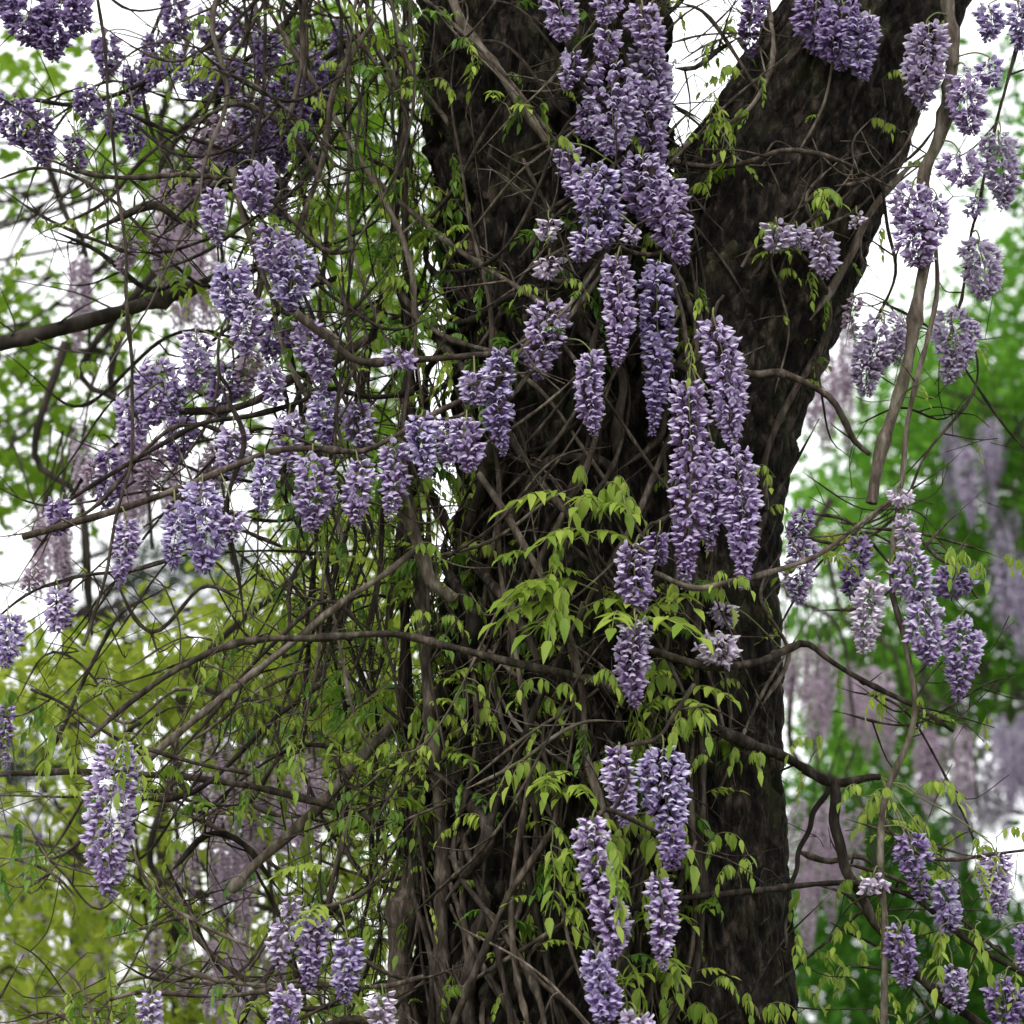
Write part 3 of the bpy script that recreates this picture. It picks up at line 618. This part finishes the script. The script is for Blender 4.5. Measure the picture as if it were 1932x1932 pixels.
vine('thin sky-side vine with loose dark clusters under the almost black ones',
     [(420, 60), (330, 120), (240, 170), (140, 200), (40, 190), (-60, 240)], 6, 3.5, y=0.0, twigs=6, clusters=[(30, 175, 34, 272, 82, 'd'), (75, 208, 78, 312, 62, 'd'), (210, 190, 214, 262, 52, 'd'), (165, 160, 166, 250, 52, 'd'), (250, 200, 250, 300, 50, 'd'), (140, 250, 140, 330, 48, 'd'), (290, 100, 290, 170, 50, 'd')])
vine('thick bare dark limb reaching out level over the white sky',
     [(560, 470), (470, 508), (400, 530), (280, 572), (150, 612), (40, 640), (-40, 655)], 11, 17, y=.35, wig=.3, sides=10, twigs=5, twl=.3, mat='far_bark')
vine('whip-thin dangling vine dropping past the bare limb to a hooked tip',
     [(180, -80), (192, 60), (212, 250), (228, 400), (240, 560), (250, 700), (247, 850), (225, 960), (200, 1080), (168, 1190), (155, 1222)], 3.2, 3, y=-.45, wig=.6, twigs=3)
vine('low vine tip with a dark lilac cluster alone on the sky',
     [(330, 1050), (250, 1075), (180, 1085), (110, 1100), (40, 1130), (-40, 1210)], 3.5, 2.2, y=-.3, twigs=5, clusters=[(110, 1108, 111, 1192, 62), (15, 1158, 14, 1262, 60), (62, 1072, 60, 1112, 52, 'm')])
vine('vine with the biggest lone violet cluster, hanging clear over the yellow green tree',
     [(470, 1460), (380, 1440), (300, 1420), (215, 1395), (120, 1330), (60, 1300)], 4, 3, y=-.4, twigs=3, clusters=[(214, 1400, 206, 1695, 98)])
vine('straight bare horizontal vine beneath the biggest lone violet cluster top',
     [(740, 1560), (620, 1520), (500, 1490), (380, 1470), (280, 1462), (160, 1456), (20, 1460), (-80, 1462)], 7, 5.5, y=-.1, wig=.25, twigs=3, clusters=[(10, 1325, 14, 1462, 42, 'd')])
vine('long nearly level brown vine bowing across lower trunk and leaves',
     [(170, 1390), (240, 1330), (320, 1272), (420, 1222), (500, 1206), (600, 1204), (740, 1196), (850, 1222), (960, 1248), (1080, 1275), (1180, 1310)], 5, 8, y=-.47, wig=.3, twigs=4)
vine('straight pale vine slanting up from the yellow green leaves to the trunk hollow',
     [(270, 1440), (350, 1372), (440, 1300), (540, 1222), (640, 1140), (730, 1080), (800, 1025)], 7, 6, y=-.38, wig=.15, mat='vine_pale', twigs=2)
vine('thick broken grey stem leaning on the trunk under the strung row',
     [(752, 930), (775, 990), (800, 1060), (815, 1095), (860, 1130)], 14, 11, y=-.34, wig=.3, mat='vine_pale', sides=10, twigs=2)
vine('long dead straight stick lying slantwise on the trunk below the three short clusters',
     [(905, 895), (950, 960), (1000, 1050), (1040, 1120), (1075, 1200), (1100, 1320), (1105, 1420), (1150, 1560)], 7, 6, c=.14, wig=.2, mat='vine_pale', twigs=2)
vine('big curved root-like stem hugging the trunk above the broad leaves',
     [(850, 1140), (900, 1060), (960, 990), (1000, 920), (1030, 880), (1090, 868), (1150, 880), (1170, 940)], 11, 9, c=.03, wig=.4, sides=10, twigs=0)
vine('thick slanting vine stem descending the upper trunk towards the plump clusters',
     [(830, -100), (862, 20), (900, 80), (940, 130), (980, 190), (1020, 250), (1060, 310), (1090, 380)], 11, 8, c=.06, wig=.4, sides=10, twigs=2, mat='vine_pale')
vine('tapering grey diagonal stem crossing the middle hollow of the trunk',
     [(700, 330), (780, 400), (880, 480), (960, 530), (1030, 580), (1060, 600)], 6, 4.5, c=.15, wig=.4, twigs=3)
vine('arched brown stem bridging from the left tangle up over the trunk hollow',
     [(840, 620), (900, 600), (960, 560), (1060, 540), (1130, 480), (1200, 390), (1240, 320)], 7, 6, c=.10, wig=.4, twigs=2)
vine('vine with spaced violet clusters in a chain below the pair of longest ones',
     [(1290, 950), (1250, 985), (1215, 1005), (1200, 1090), (1205, 1200), (1200, 1300)], 4, 3, c=.28, twigs=2, clusters=[(1200, 1025, 1205, 1150, 76), (1197, 1160, 1196, 1335, 70), (1245, 1000, 1242, 1065, 52, 'd')])
vine('leafy vine with a broad full cluster and a thinner one above the lowest chain',
     [(1310, 1290), (1270, 1350), (1240, 1395), (1180, 1405), (1130, 1420)], 4.5, 3, c=.28, twigs=3, clusters=[(1252, 1408, 1262, 1600, 96), (1168, 1412, 1176, 1560, 66)])
vine('lowest chain of plump violet clusters in bright leaves at the trunk foot',
     [(1290, 1600), (1220, 1560), (1150, 1530), (1125, 1560), (1140, 1680), (1140, 1790), (1170, 1900), (1200, 2000)], 4, 3, c=.32, twigs=3, clusters=[(1118, 1540, 1130, 1715, 74), (1150, 1690, 1158, 1810, 76), (1128, 1790, 1142, 1940, 72), (1200, 1905, 1205, 1990, 70, 'g'), (1265, 1560, 1268, 1640, 60, 'd')], floret_budget=330)
vine('slim shoot with one open-spaced cluster beside the lowest chain',
     [(1310, 1580), (1290, 1630), (1250, 1645), (1230, 1660)], 3.5, 2.5, c=.30, twigs=2, clusters=[(1240, 1650, 1258, 1832, 66, 'n')])
vine('low vine with a loose group of grey-lilac clusters over the lower tangle',
     [(740, 1640), (680, 1690), (610, 1712), (560, 1722), (510, 1760), (470, 1830)], 4.5, 3, y=-.45, twigs=3, clusters=[(590, 1715, 590, 1872, 64), (536, 1735, 530, 1832, 60, 'g'), (655, 1768, 656, 1895, 64), (550, 1690, 556, 1740, 46, 'g')])
vine('bottom vine with half-hidden clusters under the grey-lilac group',
     [(800, 1840), (720, 1862), (620, 1858), (540, 1862), (430, 1880), (280, 1870), (200, 1890)], 4.5, 3.5, y=-.48, twigs=3, clusters=[(540, 1862, 540, 1960, 66), (722, 1872, 724, 1970, 62, 'p'), (288, 1872, 288, 1960, 54)])
vine('thick crooked grey limb rising from the lower tangle to the trunk',
     [(440, 1680), (500, 1620), (560, 1560), (620, 1500), (680, 1430), (740, 1370), (790, 1340)], 9, 12, y=-.05, wig=.9, sides=10, twigs=5, mat='vine_pale')
vine('knotted thick double stem standing at the trunk foot, swollen at a joint',
     [(770, 2250), (762, 1932), (755, 1800), (775, 1680), (800, 1590), (790, 1520), (800, 1440), (830, 1380)], 30, 20, y=-.12, wig=.6, sides=14, twigs=0, mat='vine')
vine('upright thick smooth stem beside the knotted double stem',
     [(850, 2250), (835, 1932), (832, 1760), (838, 1640), (826, 1500), (815, 1380), (800, 1200), (790, 1080)], 16, 11, y=-.25, wig=.5, sides=12, twigs=0, mat='vine')

# --- tangle stems that only their place tells apart
FAM = []
def tangle(stem, where, group, count, gen, mats=('vine',), twigs=(0, 3), rr=(2.5, 6), wig=(.5, 1.6)):
    nm, ct = ('vine_twig', 'twig') if stem == 'twig' else ('vine_tendril', 'tendril') if stem == 'tendril' else ('wisteria_vine', 'vine')
    for k in range(count):
        wp, yy, cc = gen(k); r_ = rnd.uniform(rr[0] ** .5, rr[1] ** .5) ** 2
        if rnd.random() < .10: r_ *= 1.9
        m_ = rnd.choice(mats)
        rec = vine(stem + ' ' + where, wp, r_, r_ * rnd.uniform(.55, 1), c=cc, y=yy, group=group, twigs=rnd.randint(*twigs), wig=rnd.uniform(*wig), mat=m_, sides=6, seed=1000 + len(VINES), name=nm, floret_budget=0); rec['o']['category'] = ct
        FAM.append((rec, stem, where, 'thick' if r_ > .5 * (rr[0] + rr[1]) + 1 else 'thin', 'pale grey' if m_ == 'vine_pale' else 'dark brown'))
def g_trunk(k):
    u = rnd.uniform(780, 1290); v = rnd.choice([2150, 2150, 1700, 1300, 900]); top = rnd.uniform(-200, v - 350); w = []; d = rnd.gauss(0, .22); n = 7
    for i in range(n):
        vv = v + (top - v) * i / (n - 1); uu = u + d * (v - vv) + rnd.gauss(0, 34); uu = min(max(uu, 765), 1315 if vv > 420 else 1235)
        w.append((uu, vv))
    if rnd.random() < .75 and sum(930 < p[0] < 1110 and 330 < p[1] < 980 for p in w) >= 2: return g_trunk(k)
    return w, None, rnd.uniform(.01, .13)
tangle('vine stem', 'climbing the main trunk in a dense tangle', 'vine stems climbing the main trunk', 84, g_trunk, ('vine',), (0, 3), (2.0, 8))
def g_cross(k):
    u = rnd.uniform(720, 1050); v = rnd.uniform(-60, 1932); a = rnd.choice([-1, 1]) * rnd.uniform(.3, 1.3); L = rnd.uniform(200, 520)
    return [(u, v), (u + L * .35, v + a * L * .3 + rnd.gauss(0, 30)), (u + L * .7, v + a * L * .75 + rnd.gauss(0, 30)), (u + L, v + a * L + rnd.gauss(0, 40))], None, rnd.uniform(.06, .2)
tangle('twig', 'crossing the main trunk at a slant over the climbing stems', 'slanting twigs on the main trunk', 52, g_cross, ('vine', 'vine', 'vine_pale'), (1, 4), (2, 5))
def g_limb(k):
    v = rnd.uniform(250, 2000); u0 = np.interp(v, LV, LE) - rnd.uniform(10, 260); L = rnd.uniform(180, 450); a = rnd.gauss(0, .55)
    return [(u0, v), (u0 + a * L * .3 + rnd.gauss(0, 25), v - L * .33), (u0 + a * L * .7 + rnd.gauss(0, 20), v - L * .66), (u0 + a * L + 30, v - L)], None, rnd.uniform(.012, .07)
tangle('tendril', 'clinging to the dark leaning limb and its foot', 'tendrils on the leaning limb', 26, g_limb, ('vine', 'vine', 'vine_pale'), (0, 3), (2, 5))
def g_curtain(k):
    u = 400 + 390 * rnd.random() ** .6; v0 = rnd.uniform(-320, -120) if k % 2 else rnd.uniform(-100, 1000); L = rnd.uniform(350, 1000); d = rnd.gauss(.0, .22); w = []; q = rnd.uniform(-.4, .4)
    for i in range(6): t = i / 5; w.append((u + d * L * t + q * L * (t - t * t) + rnd.gauss(0, 20), v0 + L * t))
    return w, rnd.uniform(-.38, .4), 0
tangle('vine stem', 'hanging in the curtain between trunk and bare dark limb', 'hanging vine curtain beside the trunk', 70, g_curtain, ('vine', 'vine', 'vine', 'vine', 'vine_pale'), (1, 6), (1.8, 6), (.8, 2.2))
def g_left(k):
    u = rnd.uniform(450, 820); v = rnd.uniform(-60, 1250); L = rnd.uniform(220, 620); up = rnd.gauss(.2, .45)
    return [(u, v), (u - L * .3, v - up * L * .15 + rnd.gauss(0, 40)), (u - L * .65, v + up * L * .25 + rnd.gauss(0, 50)), (u - L, v + up * L * .9 + rnd.gauss(0, 40))], rnd.uniform(-.4, .4), 0
tangle('arching vine', 'reaching out of the hanging curtain over the white sky', 'arching vines out of the curtain', 38, g_left, ('vine',), (2, 6), (1.6, 4.8), (.8, 2.0))
def g_low(k):
    u = rnd.uniform(0, 700); v = rnd.uniform(1350, 2050); L = rnd.uniform(200, 520); a = rnd.gauss(.5, .7); q = rnd.gauss(0, .25)
    return [(u, v), (u + L * .3, v - a * L * .2 + q * L + rnd.gauss(0, 25)), (u + L * .65, v - a * L * .6 + q * L + rnd.gauss(0, 30)), (u + L, v - a * L + rnd.gauss(0, 30))], rnd.uniform(-.4, .5), 0
tangle('vine', 'sweeping through the yellow green leaves beside the trunk foot', 'sweeping vines in the lower tangle', 34, g_low, ('vine', 'vine', 'vine', 'vine_pale'), (2, 6), (2.0, 6.5), (.8, 2.2))
def g_low2(k):
    u = rnd.uniform(0, 760); v = rnd.uniform(1150, 1980); L = rnd.uniform(120, 380); a = rnd.gauss(.4, .9); q = rnd.gauss(0, .2); sg = rnd.choice((-1, 1))
    return [(u, v), (u + sg * L * .3, v - a * L * .2 + q * L), (u + sg * L * .65, v - a * L * .6 + q * L + rnd.gauss(0, 20)), (u + sg * L, v - a * L)], rnd.uniform(-.45, .4), 0
tangle('twig', 'threading the yellow green leaves beside the trunk foot', 'twigs in the lower tangle', 46, g_low2, ('vine', 'vine', 'vine_pale'), (2, 7), (1.4, 4), (.8, 2))
def g_top2(k):
    u = rnd.uniform(120, 760); v = rnd.uniform(-80, 520); L = rnd.uniform(150, 420); a = rnd.gauss(.3, .9); q = rnd.gauss(0, .2); sg = rnd.choice((-1, 1))
    return [(u, v), (u + sg * L * .3, v - a * L * .2 + q * L), (u + sg * L * .65, v - a * L * .6 + q * L + rnd.gauss(0, 20)), (u + sg * L, v - a * L)], rnd.uniform(-.4, .45), 0
tangle('twig', 'tangled among the dark clusters above the bare dark limb', 'twigs in the upper tangle', 40, g_top2, ('vine',), (2, 7), (1.4, 4.5), (.8, 2))
def g_edge(k):
    u = rnd.uniform(540, 830); v = rnd.uniform(-200, 1700); L = rnd.uniform(220, 620); d = rnd.gauss(0, .3)
    return [(u, v), (u + d * L * .3 + rnd.gauss(0, 22), v + L * .3), (u + d * L * .65 + rnd.gauss(0, 22), v + L * .65), (u + d * L, v + L)], rnd.uniform(-.4, .3), 0
tangle('twig', 'hanging close along the main trunk inside the vine curtain', 'twigs blurring the trunk edge', 64, g_edge, ('vine',), (2, 6), (1.5, 5), (.8, 2.2))
def g_fork(k):
    u = rnd.uniform(1180, 1300); v = rnd.uniform(-40, 330); L = rnd.uniform(120, 300); a = rnd.gauss(-.2, .7)
    return [(u, v), (u + L * .3, v + a * L * .2 + rnd.gauss(0, 20)), (u + L * .7, v + a * L * .6 + rnd.gauss(0, 20)), (u + L, v + a * L)], rnd.uniform(-.25, .0), 0
tangle('twig', 'spanning the gap of the trunk fork', 'twigs in the trunk fork', 18, g_fork, ('vine',), (2, 6), (1.6, 4.5), (.6, 1.8))
def g_right(k):
    u = rnd.uniform(1470, 1640); v = rnd.uniform(350, 1950); L = rnd.uniform(160, 420); a = rnd.gauss(.35, .5)
    return [(u, v), (u + L * .35, v + a * L * .2 + rnd.gauss(0, 25)), (u + L * .7, v + a * L * .7 + rnd.gauss(0, 25)), (u + L * .95, v + a * L + rnd.gauss(0, 25))], rnd.uniform(-.25, .3), 0
tangle('twig', 'straggling from the trunk edge across the green trees behind', 'straggling twigs beside the leaning limb', 24, g_right, ('vine',), (2, 5), (1.5, 4), (.5, 1.5))

# --- compound leaves
ALLP = np.concatenate([r['path'] for r in VINES]); ALLUV = np.concatenate([r['uv'] for r in VINES])
IDX = np.concatenate([np.stack([np.full(len(r['path']), k), np.arange(len(r['path']))], 1) for k, r in enumerate(VINES)])
def leaf_at(u, v, px, style='droop', mat='leaf', n=1, front=True):
    """big leaves, one mesh per leaflet, on the nearest forward stem"""
    d = np.hypot(ALLUV[:, 0] - u, ALLUV[:, 1] - v) + (ALLP[:, 1] + .5) * 25
    i = int(np.argmin(d)); k, j = IDX[i]; rec = VINES[k]; y = ALLP[i][1] - .02
    for q in range(n):
        p = P(u + rnd.gauss(0, px * .12) * (n > 1), v + rnd.gauss(0, px * .15) * (n > 1), y - rnd.uniform(0, .05)); sc = px * .00124 / .16
        add_leaf(rec, j, style, mat, sc * rnd.uniform(.85, 1.15), rnd.uniform(-2.6, -.5) if front else rnd.uniform(0, 6.28), True, at=p)
for a in [(1120, 950, 150, 'flat', 'leaf', 3), (1060, 1160, 170, 'flat', 'leaf', 3), (1260, 1320, 130, 'flat', 'leaf', 3), (1180, 1600, 150, 'flat', 'leaf', 3), (1240, 1840, 120, 'flat', 'leaf', 2), (1060, 1490, 120, 'flat', 'leaf', 2), (1280, 1150, 140, 'flat', 'leaf', 2), (1105, 935, 150, 'droop', 'leaf', 3), (1150, 960, 140, 'droop', 'leaf', 2), (1060, 1020, 110, 'hang', 'leaf', 2), (1110, 1030, 150, 'flat', 'leaf', 2), (1100, 1140, 190, 'flat', 'leaf', 3), (1040, 1150, 150, 'droop', 'leaf', 2),
          (1150, 1180, 170, 'flat', 'leaf', 2), (1240, 1160, 150, 'flat', 'leaf', 2), (1290, 1170, 130, 'droop', 'leaf', 2), (1270, 1300, 140, 'droop', 'leaf', 3), (1200, 1340, 130, 'hang', 'leaf', 3), (1290, 1370, 130, 'droop', 'leaf', 2), (1240, 1340, 120, 'droop', 'leaf', 2),
          (870, 1360, 95, 'droop', 'leaf', 3), (1000, 1345, 100, 'droop', 'leaf', 2), (1050, 1315, 90, 'droop', 'leaf', 2), (1110, 1290, 90, 'droop', 'leaf', 2), (1040, 1470, 120, 'droop', 'leaf', 3), (1090, 1490, 110, 'flat', 'leaf', 2), (1035, 1560, 130, 'hang', 'leaf', 3), (1170, 1470, 90, 'droop', 'leaf', 2),
          (1200, 1600, 150, 'droop', 'leaf', 3), (1260, 1590, 130, 'droop', 'leaf', 2), (1130, 1600, 120, 'hang', 'leaf', 2), (1060, 1740, 110, 'droop', 'leaf', 1), (1160, 1830, 120, 'hang', 'leaf', 2), (1270, 1830, 120, 'droop', 'leaf', 3), (1230, 1720, 110, 'flat', 'leaf', 2),
          (850, 900, 110, 'hang', 'leaf', 3), (800, 940, 100, 'hang', 'leaf', 2), (1010, 1080, 90, 'flat', 'leaf', 2), (1030, 550, 70, 'droop', 'leaf', 2), (1330, 590, 70, 'droop', 'leaf', 2), (1300, 640, 80, 'hang', 'leaf', 1), (1370, 1095, 80, 'droop', 'leaf', 2),
          (1455, 900, 90, 'droop', 'leaf', 2), (1390, 1420, 100, 'droop', 'leaf', 2), (1440, 1430, 90, 'droop', 'leaf', 2), (1345, 1440, 70, 'droop', 'leaf', 1), (1350, 1620, 90, 'droop', 'leaf', 2), (1400, 1650, 90, 'droop', 'leaf', 2), (1560, 1400, 80, 'droop', 'leaf', 2),
          (1540, 380, 90, 'droop', 'leaf', 3), (1500, 420, 80, 'hang', 'leaf', 1), (1365, 225, 90, 'hang', 'leaf', 2), (1385, 140, 80, 'droop', 'leaf', 2), (1700, 250, 60, 'droop', 'leaf', 1), (1665, 150, 60, 'droop', 'leaf', 1), (1240, 470, 80, 'droop', 'leaf', 1), (1180, 280, 70, 'droop', 'leaf', 1), (1200, 130, 60, 'droop', 'leaf', 1),
          (1800, 1060, 90, 'droop', 'leaf', 2), (1835, 1090, 90, 'droop', 'leaf', 2), (1700, 1560, 110, 'droop', 'leaf', 3), (1650, 1500, 80, 'droop', 'leaf', 2), (1740, 1500, 90, 'droop', 'leaf', 2), (1800, 1740, 130, 'hang', 'leaf', 2), (1850, 1740, 110, 'hang', 'leaf', 1), (1880, 1580, 90, 'droop', 'leaf', 1), (1830, 1610, 80, 'droop', 'leaf', 2),
          (1590, 1790, 90, 'droop', 'leaf', 2), (1510, 1790, 90, 'droop', 'leaf', 2), (1570, 1860, 80, 'droop', 'leaf', 1), (1300, 1930, 120, 'droop', 'leaf', 2), (1420, 1900, 110, 'droop', 'leaf', 3), (1480, 1880, 90, 'droop', 'leaf', 1), (1340, 1860, 80, 'droop', 'leaf', 1),
          (130, 1380, 100, 'hang', 'leaf', 2), (260, 1400, 100, 'hang', 'leaf', 2), (300, 1360, 90, 'hang', 'leaf', 2), (180, 1300, 90, 'flat', 'leaf', 2), (480, 1100, 90, 'hang', 'leaf', 2), (420, 1180, 100, 'hang', 'leaf', 2), (560, 1390, 100, 'hang', 'leaf', 2), (640, 1380, 90, 'droop', 'leaf', 2), (700, 1290, 90, 'hang', 'leaf', 2), (600, 1560, 90, 'hang', 'leaf', 2), (700, 1600, 90, 'hang', 'leaf', 1), (110, 1870, 90, 'hang', 'leaf', 2), (780, 1430, 90, 'droop', 'leaf', 2), (820, 1180, 80, 'droop', 'leaf', 1), (960, 200, 100, 'flat', 'leaf', 2)]:
    leaf_at(*a)
def scatter(u0, u1, v0, v1, count, mats, styles, smin, smax, ymin=-9, ymax=9):
    ok = np.where((ALLUV[:, 0] > u0) & (ALLUV[:, 0] < u1) & (ALLUV[:, 1] > v0) & (ALLUV[:, 1] < v1) & (ALLP[:, 1] > ymin) & (ALLP[:, 1] < ymax))[0]
    if not len(ok): return
    for _ in range(count):
        i = ok[rnd.randrange(len(ok))]; k, j = IDX[i]
        add_leaf(VINES[k], j, rnd.choice(styles), rnd.choice(mats), rnd.uniform(smin, smax), rnd.uniform(0, 6.28))
D = ('droop', 'hang', 'flat')
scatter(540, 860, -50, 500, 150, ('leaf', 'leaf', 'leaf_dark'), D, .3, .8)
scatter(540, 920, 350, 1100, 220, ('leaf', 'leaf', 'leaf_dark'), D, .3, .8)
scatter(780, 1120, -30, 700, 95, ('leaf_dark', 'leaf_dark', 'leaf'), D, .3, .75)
scatter(280, 560, -50, 700, 50, ('leaf',), D, .3, .75)
scatter(-50, 400, 0, 700, 36, ('leaf',), D, .3, .7)
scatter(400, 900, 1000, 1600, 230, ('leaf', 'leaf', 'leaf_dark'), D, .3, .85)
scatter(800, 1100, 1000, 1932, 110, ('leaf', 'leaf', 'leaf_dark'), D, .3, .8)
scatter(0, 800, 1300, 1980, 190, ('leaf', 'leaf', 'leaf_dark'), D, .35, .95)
scatter(1100, 1500, 1100, 1960, 70, ('leaf', 'leaf', 'leaf_dark'), D, .3, .8)
scatter(1500, 1930, 1000, 1960, 60, ('leaf',), D, .35, .85)
scatter(1280, 1900, 0, 1000, 60, ('leaf',), D, .3, .75)
scatter(1250, 1450, -60, 320, 24, ('leaf',), D, .3, .75)
for rec, stem, where, th, cl_ in FAM:
    rec['o']['label'] = f"{th} {cl_} {'leafy' if rec['nleaf'] else 'bare'} {stem} {where}"

# ------------------------------------------------------------------ far flowers behind
FARC = {}
def far_cluster_mesh(tone, k):
    if (tone, k) not in FARC:
        ax, out = raceme(.34 + .03 * k, .10, (0, 0), 900 + k); mb = MB(); joined_raceme(mb, out[::2], tone); FARC[(tone, k)] = mb.mesh('flower_cluster', [M['petal']])
    return FARC[(tone, k)]
def far_mass(label, u, v, wpx, hpx, y, tone, n, sc=1.0):
    top = P(u, v, y); base = top + np.array([rnd.uniform(-.2, .2), 0, .5]); e = link('wisteria_vine', None, loc=base); tag(e, label, 'vine', 'flowering vines on the trees behind')
    mb = MB(); half = wpx * .5 * mpp(v, y)
    tube(mb, crom([base, top + [-half, 0, .15], top + [half, 0, 0], top + [half * 1.6, 0, -.4]], 20) - base, np.linspace(.014, .006, 20), 5); 
    pts = []
    for i in range(n):
        uu = u + rnd.uniform(-.5, .5) * wpx; vv = v + rnd.uniform(0, max(hpx - .35 * sc / mpp(v, y), 5)); yy = y + rnd.uniform(-.3, .3)
        p = P(uu, vv, yy); tube(mb, crom([p + [rnd.uniform(-.1, .1), 0, .25], p], 4) - base, .004, 3)
        link('flower_cluster', far_cluster_mesh(tone, rnd.randrange(5)), e, loc=p - base, rot=(0, 0, rnd.uniform(0, 6.28)), sc=sc * rnd.uniform(.75, 1.2))
    link('stem', mb.mesh('stem', [M['far_bark']]), e)
for (lab, u, v, ww, hh, y, tone, n, sc) in [
    ('far mauve flower curtain in the gap below the leaning limb', 1560, 590, 80, 260, 5, 'm', 9, .8),
    ('far pinkish flower curtain beside the lower trunk edge', 1530, 1180, 100, 260, 5, 'm', 10, .8),
    ('far pink-mauve flower curtain behind the snapped stub branch', 1560, 1500, 120, 280, 5, 'm', 11, .8),
    ('pale far clusters hanging beyond the long drop vine', 1640, 1230, 90, 190, 7, 'm', 9, .9),
    ('pale pink far cluster group under the two neat tapering clusters', 1780, 1360, 80, 170, 7, 'm', 9, .9),
    ('blurred grey-lilac flowers high in the vivid green tree', 1840, 780, 130, 200, 9, 'g', 16, 1.0),
    ('blurred grey-lilac flowers at the outer side of the vivid green tree', 1910, 950, 80, 260, 9, 'g', 16, 1.0),
    ('blurred lilac flowers low in the vivid green tree', 1900, 1330, 90, 180, 9, 'g', 12, 1.0),
    ('blurred pale flowers on the shady tree', 1850, 1440, 120, 160, 10, 'g', 10, 1.0),
    ('far mauve flowers behind the whip-thin dangling vine', 205, 790, 110, 190, 2.0, 'm', 9, .62),
    ('far mauve flower bunch under the loose vine tip', 108, 950, 90, 170, 2.0, 'm', 8, .62),
    ('small far flower pair hanging over the bare dark limb', 140, 480, 45, 130, 2.5, 'm', 3, .8),
    ('far dull flowers behind the tall stacked clusters', 350, 420, 110, 240, 2.2, 'm', 9, .65),
    ('far dull flowers beside the broken branch end', 300, 830, 180, 190, 2.4, 'm', 9, .65),
    ('far pinkish flower mass within the yellow green leaves', 480, 1370, 230, 280, 2.2, 'm', 24, .65),
    ('far pinkish flower strand below that in the yellow green leaves near the thick crooked limb', 410, 1560, 150, 180, 2.4, 'm', 10, .65),
    ('blurred violet flowers low at the sky gap by the pine', 40, 1520, 80, 200, 9, 'd', 12, 1.0),
    ('blurred mauve flowers beneath the biggest lone violet cluster', 130, 1640, 170, 180, 9, 'm', 16, 1.0),
    ('blurred violet flowers in the distant olive tree', 90, 1820, 170, 140, 9, 'm', 16, 1.0),
    ('far mauve flowers in the gaps of the upper curtain', 330, 330, 60, 150, 3, 'm', 6, .8),
    ('dim far flowers behind the lower tangle by the grey-lilac group', 420, 1740, 260, 180, 2.6, 'm', 14, .65),
    ('dim far flowers seen between the pine and the yellow green tree', 210, 1230, 80, 80, 5, 'm', 6, .8),
    ]:
    far_mass(lab, u, v, ww, hh, y, tone, n, sc)
print('vines', len(VINES), 'objects', len(bpy.data.objects), 'tris', sum(len(m.loops) - 2 * len(m.polygons) for m in bpy.data.meshes))
